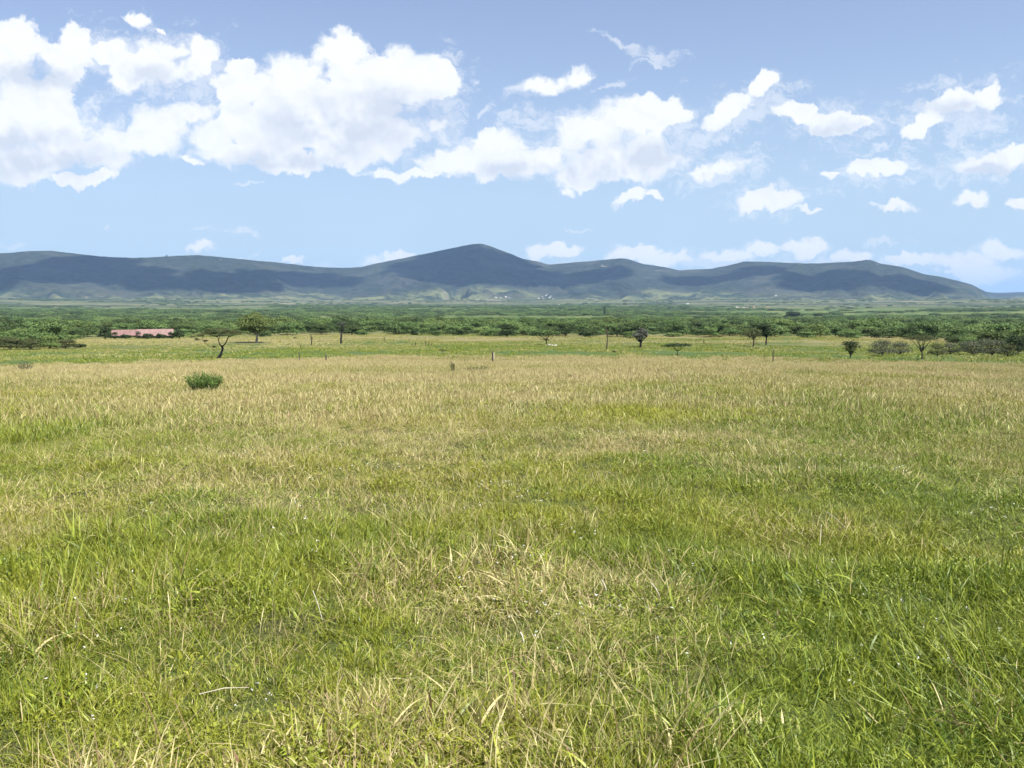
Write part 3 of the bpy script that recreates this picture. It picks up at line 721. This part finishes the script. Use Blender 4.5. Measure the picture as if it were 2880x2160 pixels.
def forest_kind(k, link=False):
    """one bush tree mesh pair (trunk Acc, crown arrays), about 5 m tall"""
    g = np.random.default_rng(100+k)
    h = 4.6+1.3*g.random(); hw = 3.6+1.7*g.random(); tr = Acc(); lobes = []
    low = k % 4 == 3
    if low: h *= 0.62
    limb(tr, (0, 0, -0.3), (0.1, 0, h*0.30), 0.20, 0.15, 0.05, 3, 5, g)
    nl = 9 if k % 3 else 7
    for i in range(nl):
        a = 2*math.pi*i/nl+g.random(); q = hw*(0.25+0.55*g.random())
        z = h*(0.62+0.22*g.random())-h*0.18*(q/hw)**2 if not low else h*(0.40+0.35*g.random())
        lobes.append(((math.cos(a)*q, math.sin(a)*q, z), (hw*(0.34+0.14*g.random()), hw*0.38, h*(0.17+0.09*g.random()))))
        limb(tr, (0.1, 0, h*0.30), (math.cos(a)*q*0.8, math.sin(a)*q*0.8, z), 0.09, 0.03, 0.06, 3, 4, g)
    for i in range(8):   # skirt of low growth
        a = i*0.785+g.random()*0.5; q = hw*(0.45+0.3*g.random())
        lobes.append(((math.cos(a)*q, math.sin(a)*q, h*(0.18+0.14*g.random())), (hw*0.40, hw*0.40, h*(0.20+0.1*g.random()))))
    lobes.append(((0, 0, h*0.45), (hw*0.6, hw*0.6, h*0.35)))
    V, Fq, rn = leaf_cloud(lobes, 60, 0.26, g=g)
    return tr, V, Fq, rn
KF = [forest_kind(k) for k in range(10)]

def forest_individuals():
    protos = []
    for tr, V, Fq, rn in KF:
        e = bpy.data.objects.new('bush_tree', None)
        a = tr.build('trunk', M['bark'], None, True, link=False); c = mesh_np('crown', V, Fq, M['bush'], None, attrs={'rnd': rn}, link=False)
        protos.append((a, c))
    pts = []; tries = 0
    while len(pts) < 285 and tries < 40000:
        tries += 1
        th = (rng.random()*2-1)*R(33); e = float(edge_r(th)); r = e+6+rng.random()**1.4*125-(28*rng.random() if rng.random() < 0.22 else 0)
        x, y = r*math.sin(th), r*math.cos(th)
        if all((x-a)**2+(y-b)**2 > 8.2**2 for a, b in pts): pts.append((x, y))
    # a label of its own for each: rank in depth, then order outwards from the nearest landmark
    pts = [q for q in pts if not hits_house(*q)]
    LM = [(120,'olive bush row'),(400,'pink sheds'),(622,'leaning acacia'),(722,'yellow-green tree'),(961,'tall dark trunk'),(1165,'small round dark bush'),(1386,'thick fence post'),
          (1537,'acacia with stones'),(1706,'slim grey trunk'),(1801,'purple-grey tree'),(1905,'low wide acacia'),(2154,'heart-shaped tree'),(2391,'compact dark bush'),(2591,'vase-shaped acacia'),(2780,'grey thicket')]
    cell = {}
    for q in pts:
        px = W0/2+q[0]/q[1]*F0; dd = math.hypot(*q)-float(edge_r(math.atan2(q[0], q[1])))
        rank = 'front' if dd < 38 else ('middle' if dd < 80 else 'back')
        lm = min(LM, key=lambda l: abs(l[0]-px)); side = 'left' if px < lm[0] else 'right'
        cell.setdefault((rank, side, lm[1]), []).append((abs(px-lm[0]), q))
    LAB = {}
    for (rank, side, nm), v in cell.items():
        for i, (_, q) in enumerate(sorted(v)):
            LAB[q] = 'thorn bush in the %s rank, %s to the %s of the %s' % (rank, ORD[i], side, nm)
    for x, y in pts:
        kk = int(rng.random()*len(protos)); a, c = protos[kk]; z = float(ground(x, y)); s = (0.62+0.5*rng.random())*(0.6 if math.hypot(x, y) < float(edge_r(math.atan2(x, y)))+4 else 1)
        hz = hits_house(x, y)
        if hz: continue
        e = empty('bush_tree', (x, y, z), LAB[(x, y)], 'bush tree', 'thorn bushes along the near edge of the bushland', rng.random()*6.28)
        e.scale = (s, s, s*(0.62+0.38*rng.random()))
        for q in (a, c):
            d = q.copy(); COL.objects.link(d); d.parent = e
    return pts
# houses stand among the bushes: keep the sight line to the long pink roofs open
HP = hit(400, 949.0, 150); 
def hits_house(x, y):
    px = W0/2+x/y*F0*1.0
    return 295 < px < 505 and math.hypot(x, y) < math.hypot(HP[0], HP[1])+16
IND = forest_individuals()

def forest_stuff():
    kinds = []
    for tr, V, Fq, rn in KF:
        kinds.append(mesh_np('k', V, Fq, M['bush'], attrs={'rnd': rn}, link=False))
    # coarser ones for far away
    for k in range(5):
        g = np.random.default_rng(300+k); lobes = []
        for i in range(16):
            a = g.random()*6.28; q = 9*math.sqrt(g.random())
            lobes.append(((math.cos(a)*q, math.sin(a)*q, 2.6+1.3*g.random()), (3.0+1.6*g.random(), 3.4, 1.5+0.9*g.random())))
        V, Fq, rn = leaf_cloud(lobes, 16, 0.55, g=g)
        kinds.append(mesh_np('k', V, Fq, M['bush'], attrs={'rnd': rn}, link=False))
    PT, I, S = [], [], []
    def add(x, y, idx, s): PT.append(np.stack([x, y, ground(x, y)-0.1], -1)); I.append(idx); S.append(s)
    x, y = scatter(180, 1000, 0.0105, R(35)); th = np.arctan2(x, y); r = np.hypot(x, y); px = W0/2+x/y*F0
    k = (r > edge_r(th)+45+60*rng.random(len(x))) & (fbm(x/80, y/55, 111, 3) > -0.22) & ~((px > 290) & (px < 510) & (r < math.hypot(HP[0], HP[1])+16))
    x, y = x[k], y[k]; add(x, y, (rng.random(len(x))*10).astype(int), 0.7+0.65*rng.random(len(x)))
    x, y = scatter(950, 4300, 0.00145, R(35)); r = np.hypot(x, y); th = np.arctan2(x, y)
    cover = fbm(x/320, y/220, 113, 4)+0.17-0.45*sstep(r, 2600, 4300)-0.30*sstep(th, 0.18, 0.35)*sstep(r, 1500, 3000)
    k = cover > 0; x, y = x[k], y[k]; add(x, y, 10+(rng.random(len(x))*5).astype(int), 0.75+0.6*rng.random(len(x)))
    x, y = scatter(4000, 6200, 0.00022, R(35)); k = fbm(x/300, y/200, 115, 3) > 0.1; x, y = x[k], y[k]
    add(x, y, 10+(rng.random(len(x))*5).astype(int), 0.8+0.7*rng.random(len(x)))
    PTa = np.concatenate(PT); Ia = np.concatenate(I); s = np.concatenate(S); n = len(s)
    o = instancer('bushland', PTa, np.stack([s*0, s*0, rng.random(n)*6.28], -1), np.stack([s, s, s*(0.60+0.38*rng.random(n))], -1), Ia, {}, kinds)
    tag(o, 'wide mass of green thorn bush covering the plain to the hills', 'bushland', kind='stuff')
    print('bushland instances', n)
forest_stuff()

# ------------------------------------------------------------------ single trees of the pasture
def T(px, base, top, w_): p = hit(px, base); return p, size_at(p, base-top), size_at(p, w_)
# leaning thin acacia at the left
def leaning_acacia():
    p, h, wd = T(622, 1008, 924, 140)
    t = empty('acacia_tree', p, 'thin flat crowned acacia with crooked leaning forked trunk, nearest tree on the left', 'tree')
    a = Acc(); s = h/84.0
    def q(x, y, d=0.0): return ((x-622)*s, d*s, (1008-y)*s)
    a.tube([q(612, 1010), q(620, 1000), q(625, 988), q(627, 978), q(624, 972)], [0.16*h/3.4*k for k in (1.2, .95, .8, .75, .7)], 7)
    a.tube([q(625, 976), q(634, 966, 4), q(639, 955, 6), q(642, 946, 8), q(652, 938, 10)], [.085, .07, .06, .045, .02])
    a.tube([q(625, 976), q(619, 968), q(618, 958, -4), q(616, 946, -6), q(606, 938, -8)], [.08, .065, .05, .035, .015])
    a.tube([q(640, 950, 6), q(656, 944, -2), q(672, 940, -8)], [.045, .03, .012])
    a.tube([q(616, 948, -5), q(596, 942, 4), q(574, 940, 8), q(556, 944, 8)], [.045, .035, .025, .012])
    a.tube([q(574, 940, 8), q(566, 955, 10), q(578, 968, 12), q(592, 980, 14), q(604, 990, 14)], [.028, .026, .022, .016, .008])
    a.tube([q(566, 955, 10), q(552, 958, 10), q(546, 950, 10)], [.02, .014, .008])
    a.tube([q(618, 955, -4), q(628, 940, -14), q(640, 930, -18)], [.04, .03, .012])
    a.build('trunk', M['darkbark'], t, True)
    lobes = []
    for x, y, rx, ry, d in [(600,936,20,6,0),(620,933,24,7,-12),(645,936,24,6,8),(668,940,16,5,-6),(580,938,18,6,10),(560,945,12,7,8),(552,956,8,6,8),(540,948,9,6,8),(665,934,20,6,4),(590,928,16,5,6),(632,928,18,5,0),(612,928,14,4,10),(575,960,8,5,12),(598,977,7,5,14),(640,942,20,5,-14),(655,932,14,4,4)]:
        lobes.append((q(x, y, d), (rx*s, rx*s*0.8, ry*s)))
    V, Fq, rn = leaf_cloud(lobes, 2600, 0.05, shell=0.5)
    mesh_np('crown', V, Fq, M['olive'], t, attrs={'rnd': rn})
leaning_acacia()
p, h, wd = T(722, 964, 876, 118)
round_tree('broad_tree', p, h, wd, 'large rounded yellow-green tree with pale trunks in front of the bushland', 'tree', 'yellowleaf', 'palebark', trunk=0.24, nlobe=14, per=70, leaf=0.17)
p, h, wd = T(1537, 971, 927, 100)
acacia('acacia_tree', p, h, wd, 'flat topped acacia with dark single trunk beside pale stones, centre right', 'tree', 0.5, 'bush', 'darkbark', off=-0.05)
p, h, wd = T(1590, 950, 922, 60)
acacia('acacia_tree', p, h, wd, 'small dark umbrella acacia just behind and right of the tree with pale stones', 'tree', 0.55, 'darkleaf', 'darkbark')
p, h, wd = T(1905, 998, 965, 90)
acacia('acacia_tree', p, h, wd, 'low wide umbrella acacia with several stems in the green pasture', 'tree', 0.5, 'darkleaf', 'darkbark', leaf=0.09, per=110)
p, h, wd = T(2154, 970, 910, 62)
round_tree('thorn_tree', p, h, wd, 'dark heart shaped tree narrowing down to a short trunk', 'tree', 'darkleaf', 'darkbark', trunk=0.3, shape='cone', per=90, leaf=0.16)
p, h, wd = T(2119, 975, 919, 74)
round_tree('thorn_tree', p, h, wd, 'thin olive tree standing in front of the dark heart shaped tree', 'tree', 'olive', 'bark', trunk=0.3, per=40, leaf=0.12)
p, h, wd = T(2391, 1006, 958, 70)
round_tree('round_bush', p, h, wd, 'compact dark green bush at the edge of the straw coloured grass, right', 'bush', 'darkleaf', 'darkbark', trunk=0.10, per=150, leaf=0.08, shape='cone')
p, h, wd = T(2591, 1012, 942, 96)
acacia('acacia_tree', p, h, wd, 'olive vase shaped acacia, nearest tree on the right', 'tree', 0.42, 'olive', 'bark', leaf=0.06, per=200, trunk_h=0.6)
# dead and bare ones
def bare_tree(px, base, top, w_, label, crownmat=None, per=40, bark='darkbark', nb=8, crown_from=0.4, r0=0.05):
    p, h, wd = T(px, base, top, w_)
    t = empty('bare_tree', p, label, 'bare tree'); a = Acc()
    limb(a, (0, 0, -0.2), (0.02*h, 0, h*0.6), r0*h, r0*0.7*h, 0.03, 5, 7); lobes = []
    for k in range(nb):
        z0 = h*(crown_from+0.2*rng.random()); an = rng.random()*6.28; q = wd/2*(0.5+0.5*rng.random()); z1 = min(h, z0+h*(0.15+0.35*rng.random()))
        limb(a, (0.02*h, 0, min(z0, h*0.6)), (math.cos(an)*q, math.sin(an)*q, z1), r0*0.45*h, r0*0.1*h, 0.1, 5, 5)
        lobes.append(((math.cos(an)*q*0.7, math.sin(an)*q*0.7, z1*0.96), (wd*0.22, wd*0.22, h*0.12)))
    limb(a, (0.02*h, 0, h*0.55), (0, 0, h), r0*0.7*h, r0*0.12*h, 0.04, 5, 6)
    a.build('trunk', M[bark], t, True)
    if crownmat: crown_mesh('crown', lobes, per, 0.12, M[crownmat], t, shell=0.6)
    return t
bare_tree(961, 968, 908, 34, 'tall dark dead trunk with a stub of crown against the bushland', 'twig', 60, nb=6, crown_from=0.55, r0=0.055)
bare_tree(1706, 982, 914, 32, 'slim grey trunk with a side branch and a thin pale green top', 'yellowleaf', 50, 'bark', 5, 0.5, 0.03)
bare_tree(1801, 978, 920, 50, 'bushy purple-grey leafless tree with short dark trunk', 'twig', 260, nb=22, crown_from=0.25, r0=0.06)
bare_tree(876, 970, 941, 14, 'small dark dead tree left of the tall dark trunk', None, nb=5, r0=0.06)
bare_tree(1082, 960, 944, 14, 'small forked dead tree near the bushland edge in the middle', None, nb=4, r0=0.05)
bare_tree(846, 982, 968, 7, 'short black snag standing in the green pasture on the left', None, nb=3, r0=0.08)

# small dark stumps and low bushes in the pasture
STUMPS = [(1160,973,964,5,'round'),(1170,972,962,4,''),(1187,972,965,3,''),(1197,974,961,4,''),(1206,971,962,3,''),(1214,973,964,3,''),
          (1979,966,957,6,''),(2039,982,974,7,'round'),(2114,987,982,11,'round'),(1989,980,977,12,'round'),(1806,998,992,7,'round'),(829,952,948,12,''),(786,964,957,10,'round')]
for k, (px, b, t_, w_, kd) in enumerate(STUMPS):
    p, h, wd = T(px, b, t_, w_)
    if kd == 'round':
        o = empty('low_bush', p, 'tiny dark low bush on the green pasture, %s of six from the left' % ORD[sum(1 for q in STUMPS if q[4] == 'round' and q[0] < px)], 'bush', 'small dark bushes dotting the pasture')
        crown_mesh('foliage', [((0, 0, h*0.45), (wd*0.5, wd*0.4, h*0.5)), ((wd*0.2, 0, h*0.6), (wd*0.3, wd*0.3, h*0.4))], 260, 0.07, M['darkleaf'], o)
        a = Acc(); limb(a, (0, 0, -0.1), (0, 0, h*0.6), 0.05, 0.03, 0.05); a.build('stem', M['darkbark'], o, True)
    else:
        a = Acc(); limb(a, (0, 0, -0.15), (wd*0.2*rng.normal(), 0, h), wd*0.30, wd*0.18, 0.08, 4, 7)
        limb(a, (0, 0, h*0.5), (wd*0.5, 0.1, h*0.85), wd*0.12, wd*0.05, 0.05, 3, 5)
        o = a.build('tree_stump', M['darkbark'], None, True); o.location = p
        tag(o, 'tiny blackened snag on the green pasture, %s of seven from the left' % ORD[sum(1 for q in STUMPS if q[4] == '' and q[0] < px)], 'stump', 'blackened snags dotting the pasture')
SHR = [(2480,1002,950,92,'greyleaf','loose grey-green shrub right of the compact dark bush'),(2530,1000,956,74,'greyleaf','loose grey-green shrub just left of the vase shaped acacia'),
 (2635,1003,960,64,'olive','thin straw-toned shrub just right of the vase shaped acacia'),(2672,999,958,54,'greyleaf','small pale shrub between the acacia and the grey thicket'),
 (2735,1000,950,104,'greyleaf','grey-green dome shaped shrub, left end of the grey thicket'),(2790,1002,948,100,'greyleaf','grey-green dome shaped shrub in the middle of the grey thicket'),
 (2833,1005,962,64,'olive','olive shrub at the right end of the grey thicket'),(2862,996,934,96,'darkleaf','dark leafy bush cut by the right edge of the picture'),
 (2722,980,938,66,'bush','fresh green round bush behind the grey thicket'),(2800,976,930,76,'bush','green bush behind the grey thicket, near the right edge'),
 (30,984,944,96,'olive','olive bush, leftmost of the dark based row'),(85,984,948,78,'olive','olive bush, second from left in the dark based row'),
 (140,982,938,66,'bush','taller green bush in the middle of the dark based row'),(185,980,954,74,'olive','low olive bush near the right end of the dark based row'),(225,978,966,40,'darkleaf','small dark bush at the right end of the row'),
 (1730,992,986,22,'darkleaf','flat dark patch of scrub in the green pasture, centre right'),(1245,990,982,30,'olive','small flat patch of scrub in the pasture, centre'),
 (1425,948,908,48,'darkleaf','dark bush tree at the bushland edge, centre'),(1165,944,925,24,'darkleaf','small round dark bush at the bushland edge, left of centre'),
 (2232,897,874,54,'darkleaf','big dark round tree standing out far back in the bushland'),(2300,897,880,36,'darkleaf','dark round tree right of the big dark tree far back'),(1700,886,857,10,'darkleaf','far lone dark treetop on the rim of the bushland')]
for (px, b, t_, w_, mt, lab) in SHR:
    p, h, wd = T(px, b, t_, w_)
    ls = max(0.055, min(0.6, p[1]/852*0.55)); 
    round_tree('shrub' if h < 3.6 else 'bush_tree', p, h, wd, lab, 'bush', mt, 'bark', trunk=0.10, nlobe=10, per=min(220, 9.0/ls**2*0.35), leaf=ls)

# bright green leafy shrub in the meadow and the weeds
def leafy_shrub(px, base, top, w_, label, mt='shrubleaf', nst=70, ls=0.028, name='shrub'):
    p, h, wd = T(px, base, top, w_); t = empty(name, p, label, 'shrub'); a = Acc(); Vs, Fs, Rn = [], [], []; b = 0
    for k in range(nst):
        an = rng.random()*6.28; q = wd/2*math.sqrt(rng.random())*0.8; bx, by = math.cos(an)*q, math.sin(an)*q*0.7
        hh = h*(0.55+0.5*rng.random())*(0.9-0.35*(q/(wd/2))**2+0.1); tx, ty = bx*1.25+rng.normal()*0.06, by*1.25+rng.normal()*0.06
        a.tube([(bx*0.6, by*0.6, -0.05), ((bx+tx)/2*0.9, (by+ty)/2*0.9, hh*0.55), (tx, ty, hh)], [0.007, 0.005, 0.002], 4)
        n = int(34*rng.random()+22); tt = rng.random(n)**0.8
        c = np.stack([bx*0.6+(tx-bx*0.6)*tt, by*0.6+(ty-by*0.6)*tt, hh*tt], -1)+rng.normal(size=(n, 3))*0.03
        d = rng.normal(size=(n, 3))*0.7+np.array([0, 0, 0.75]); d /= np.linalg.norm(d, axis=1)[:, None]
        e = np.cross(d, rng.normal(size=(n, 3))); e /= np.linalg.norm(e, axis=1)[:, None]; s = ls*(0.6+0.8*rng.random((n, 1)))
        Vs.append(np.stack([c, c+d*s-e*s*0.32, c+d*s*2.1, c+d*s+e*s*0.32], 1).reshape(-1, 3)); Fs.append(np.arange(n*4).reshape(n, 4)+b); b += n*4; Rn.append(np.repeat(rng.random(n), 4))
    a.build('stem', M['bark'], t); mesh_np('foliage', np.concatenate(Vs), np.concatenate(Fs), M[mt], t, attrs={'rnd': np.concatenate(Rn)})
leafy_shrub(577, 1100, 1048, 116, 'bright green leafy shrub standing alone in the straw coloured meadow', nst=110, ls=0.032)
leafy_shrub(68, 1046, 1012, 56, 'pale green weed clump in the straw grass near the left edge', 'greyleaf', 26, 0.035, 'weed')
leafy_shrub(1273, 1052, 1014, 14, 'dry brown upright weed left of the light topped fence post', 'olive', 10, 0.03, 'weed')
leafy_shrub(1340, 1050, 1028, 90, 'low patch of olive weeds below the light topped fence post', 'olive', 30, 0.03, 'weed')

# ------------------------------------------------------------------ fence posts
def fence_post(px, base, top, w_, label, lean=0.0, pale=False, hook=False):
    p, h, wd = T(px, base, top, w_); t = empty('fence_post', p, label, 'fence post', 'posts of the old fence at the meadow edge'); wd = max(wd, 0.10)
    a = Acc(); a.tube([(0, 0, -0.5), (lean*0.3*h, 0, h*0.3), (lean*0.7*h, 0.01, h*0.7), (lean*h, 0, h*0.97), (lean*h, 0, h)], [wd*.52, wd*.5, wd*.47, wd*.5, wd*.3], 9)
    if hook: a.tube([(lean*h, 0, h*0.93), (lean*h+wd*0.9, 0, h*0.985), (lean*h+wd*1.5, 0, h*0.96)], [wd*.3, wd*.28, wd*.15], 6)
    a.build('post', M['post'], t, True)
    if pale:  # pale strip added to imitate sunlight on the post's right side
        b = Acc(); b.tube([(wd*0.42+lean*0.3*h, -wd*0.15, h*0.3), (wd*0.40+lean*0.9*h, -wd*0.15, h*0.93)], [wd*.2, wd*.17], 8); b.build('sunlit_side', M['palewood'], t, True)
fence_post(1386, 1022, 989, 6, 'thick dark fence post with a sunlit right side, at the meadow edge in the centre', 0.02, True)
fence_post(2174, 1024, 984, 3.2, 'tall thin black fence post with a hooked top, right of centre', 0.0, hook=True)
fence_post(917, 1018, 997, 4, 'short fence post at the meadow edge left of centre', 0.03)
fence_post(843, 1018, 991, 3, 'thin leaning fence post, leftmost at the meadow edge', -0.04)

# pale stones under the acacia
for k, (px, b, w_) in enumerate([(1544, 972, 9), (1553, 973, 8), (1562, 974, 10)]):
    p = hit(px, b); s = size_at(p, w_)/2; nu, nv = 14, 8
    U, Vv = np.meshgrid(np.linspace(0, 2*math.pi, nu, endpoint=False), np.linspace(-math.pi/2, math.pi/2, nv)); rad = 1+0.3*fbm(np.cos(U)*2+k*5, np.sin(U)*2+Vv*1.3, 140, 3)
    V = np.stack([s*rad*np.cos(U)*np.cos(Vv), s*0.8*rad*np.sin(U)*np.cos(Vv), s*0.62*rad*np.sin(Vv)+s*0.3], -1).reshape(-1, 3)
    i = np.arange(nv-1)[:, None]*nu; j = np.arange(nu)[None]; jn = (j+1) % nu
    o = mesh_np('stone', V, np.stack([i+j, i+jn, i+nu+jn, i+nu+j], -1).reshape(-1, 4), M['rock']); o.location = p
    tag(o, ['pale stone nearest the acacia trunk, first of three', 'pale stone in the middle of the three beside the acacia', 'pale stone farthest right of the acacia trunk'][k], 'stone', 'pale stones beside the acacia')

# bleached stalks lying on the near grass
for k, (x0, y0, x1, y1, lab) in enumerate([(1832,1635,1856,1662,'short bleached white stalk lying in the near grass right of centre'),
    (1692,1625,1706,1645,'small bleached stalk left of the brightest white one'),(1464,1772,1474,1792,'short fat white stub in the grass, lower centre'),
    (560,1948,700,1918,'long pale straw lying almost level in the lower left grass'),(880,1660,907,1732,'pale upright straw in the lower left of centre'),
    (2310,1470,2307,1520,'pale upright stalk in the green grass, right'),(2322,1432,2378,1470,'pale dry stem slanting down to the right in the green grass')]):
    a = hit(x0, y0); b = hit(x1, y1); up = 0.20
    dirs = Vector(a)*0.86; 
    pa = Vector((a[0]*0.9, a[1]*0.9, a[2]+0.17)); pb = Vector((b[0]*0.9, b[1]*0.9, b[2]+0.15)); mid = (pa+pb)/2+Vector((0, 0, 0.012))
    wth = 0.0042 if k in (0, 1, 2) else 0.0024
    ac = Acc(); ac.tube([tuple(pa-pa), tuple(mid-pa), tuple(pb-pa)], [wth, wth*0.95, wth*0.6], 6)
    o = ac.build('dry_stalk', M['palewood'], None, True); o.location = pa
    tag(o, lab, 'dry stalk')

# ------------------------------------------------------------------ buildings
def house(name, p, L, D, wall_h, roof_h, rz, label, cat, wallm, roofm, nwin=3, group=None, door=True, over=0.35):
    t = empty(name, p, label, cat, group, rz)
    a = Acc(); a.box((0, 0, wall_h/2-0.6), (L/2, D/2, wall_h/2+0.6))
    n0 = a.n  # gables
    for sx in (-1, 1): a.add([(sx*L/2, -D/2, wall_h), (sx*L/2, D/2, wall_h), (sx*L/2, 0, wall_h+roof_h*0.96)], None, [(0, 1, 2)])
    a.build('wall', M[wallm], t)
    r = Acc(); th = 0.12
    for sy in (-1, 1):
        y0, y1 = sy*(D/2+over), 0; z0, z1 = wall_h-over*roof_h/(D/2), wall_h+roof_h; x = L/2+over
        r.add([(-x, y0, z0), (x, y0, z0), (x, y1, z1), (-x, y1, z1), (-x, y0, z0+th), (x, y0, z0+th), (x, y1, z1+th), (-x, y1, z1+th)],
              [(0, 1, 2, 3), (4, 5, 6, 7), (0, 1, 5, 4), (2, 3, 7, 6), (1, 2, 6, 5), (0, 3, 7, 4)])
    for k in range(int(L/2.2)):      # standing ribs of the sheets
        xx = -L/2+(k+0.5)*2.2
        r.add([(xx-.05, -D/2-over, wall_h-over*roof_h/(D/2)+th+.05), (xx+.05, -D/2-over, wall_h-over*roof_h/(D/2)+th+.05), (xx+.05, 0, wall_h+roof_h+th+.05), (xx-.05, 0, wall_h+roof_h+th+.05)], [(0, 1, 2, 3)])
    r.build('roof', M[roofm], t)
    for k in range(nwin):
        if door and k == nwin//2: continue
        x = -L/2+L*(k+0.5)/nwin; b = Acc(); b.box((x, -D/2-0.02, wall_h*0.55), (L/nwin*0.16, 0.04, wall_h*0.16)); f = b.build('window', M['glass'], t)
    if door:
        b = Acc(); x = -L/2+L*(nwin//2+0.5)/nwin; b.box((x, -D/2-0.02, wall_h*0.36), (0.5, 0.05, wall_h*0.36)); b.build('door', M['wallm'], t)
    return t
rz0 = -math.atan2(HP[0], HP[1])
p1 = hit(353, 949, 150); p2 = hit(437, 950, 150); sc1 = size_at(p1, 1)
house('long_shed', p1, 64*sc1, 20*sc1, 8.4*sc1, 15*sc1*0.80, rz0, 'long low building with a faded pink roof, left one of the pair among the bushes', 'shed', 'wallm', 'redroof', 4)
house('long_shed', p2, 86*sc1, 20*sc1, 9*sc1, 15*sc1*0.9, rz0+0.04, 'longer low building with a brighter pink roof, right one of the pair among the bushes', 'shed', 'wallm', 'redroof', 5)
# bushes hiding the foot of the sheds
for k, (px, b, t_, w_) in enumerate([(322,952,930,26),(354,952,936,38),(389,952,924,20),(415,953,936,40),(452,953,935,38),(482,952,929,26),(504,952,920,40),(296,953,916,50)]):
    p = hit(px, b, 150); lab = 'dark green bush before the long pink roofed sheds, %s from the left' % ORD[(k+1) % 8]
    round_tree('garden_bush', (p[0]*0.975, p[1]*0.975, float(ground(p[0]*.975, p[1]*.975))), size_at(p, b-t_), size_at(p, w_), lab, 'bush', 'darkleaf', 'bark', 'bushes in front of the pink roofed sheds', 0.1, 6, 70, 0.22)
# white village on the foot of the hills
VIL = [(1516,840,9),(1524,836,7),(1530,841,8),(1536,833,9),(1540,829,6),(1545,838,10),(1550,834,7),(1556,842,8),(1562,845,6),(1572,858,7),(1582,859,8),(1396,838,9),(1408,839,8),(1424,836,10),(1434,838,6)]
POSW = ['leftmost','second from left','third from left','fourth from left','highest','large central','fifth','right hand','rightmost']
for k, (px, py, w_) in enumerate(VIL):
    q = hill_hit(px, py) ; g0 = hit(px, py, 300, 6400) if py > 850 else None
    if g0 is not None and math.hypot(g0[0], g0[1]) < 6000: q = g0
    s = size_at(q, w_)*0.5
    grp = 'white houses of the far village' if k < 9 else ('white houses below the far village' if k < 11 else 'white houses left of the far village under the peak')
    lo = 0 if k < 9 else (9 if k < 11 else 11); hi = 9 if k < 9 else (11 if k < 11 else 15)
    o_ = ORD[sum(1 for v in VIL[lo:hi] if v[0] < px)]
    lab = ('tiny white house in the far village on the hill foot, %s from its left end' if k < 9 else ('tiny white house below the far village at the bushland rim, %s from left' if k < 11 else 'tiny white house left of the far village under the peak, %s from left')) % o_
    house('village_house', (q[0], q[1], q[2]-1), s, s*0.7, s*0.38, s*0.22, 0.5*rng.normal(), lab, 'house', 'white', 'greyroof', 2, grp, True, 0.4)
for k, (px, py, w_, rf, wl) in enumerate([(2073,866,8,'greyroof','tan'),(2079,867,6,'rustroof','white'),(2092,868,9,'greyroof','white'),(2102,866,7,'rustroof','tan'),(2120,866,9,'rustroof','tan'),(2160,866,10,'rustroof','tan'),(1934,856,8,'greyroof','white'),(2180,834,7,'greyroof','tan')]):
    q = hit(px, py, 1500, 6300); q = hill_hit(px, py) if py < 850 else q; s = size_at(q, w_)*0.75
    lab = ['tiny grey roofed house, leftmost of the row behind the bushland on the right','tiny rust roofed white house, second of the far row on the right','tiny white house in the middle of the far row on the right','tiny rust roofed tan house, fourth of the far row','tan house with rust roof in the red bare earth patch','rust roofed tan house, rightmost of the far row','tiny white house alone on the far rim, right of centre','wide pale building high on the far hill foot, right'][k]
    house('village_house', (q[0], q[1], q[2]-0.5), s, s*0.6, s*0.35, s*0.2, 0.3*rng.normal(), lab, 'house', wl, rf, 2, 'scattered houses of the far plain on the right', True, 0.4)
# clump of trees standing up on the ridge, left
q = hill_hit(470, 724); s = size_at(q, 10)
s *= 0.6
round_tree('ridge_tree', q, s*1.1, s, 'dark knob of trees standing up on the left ridge line', 'tree', 'darkleaf', 'bark', trunk=0.1, nlobe=8, per=0.9, leaf=2.4)

# ------------------------------------------------------------------ haze
def haze():
    x0, x1, y0, y1, z0, z1 = -34000, 34000, -31000, 34000, -50, 900
    V = [(x, y, z) for z in (z0, z1) for y in (y0, y1) for x in (x0, x1)]
    m = bpy.data.materials.new('haze_air'); m.use_nodes = True; n = NT(m.node_tree)
    v = n.n('ShaderNodeVolumePrincipled', ins={'Color': (0.38, 0.62, 1.0, 1), 'Density': 3.9e-5, 'Anisotropy': 0.0})
    o = n.n('ShaderNodeOutputMaterial'); n.link(v.outputs[0], o.inputs['Volume'])
    ob = mesh_np('haze', V, [np.array([(0, 2, 3, 1), (4, 5, 7, 6), (0, 1, 5, 4), (2, 6, 7, 3), (0, 4, 6, 2), (1, 3, 7, 5)])], m)
    tag(ob, 'thin blue haze filling the air over the plain', 'haze', kind='stuff')
haze()
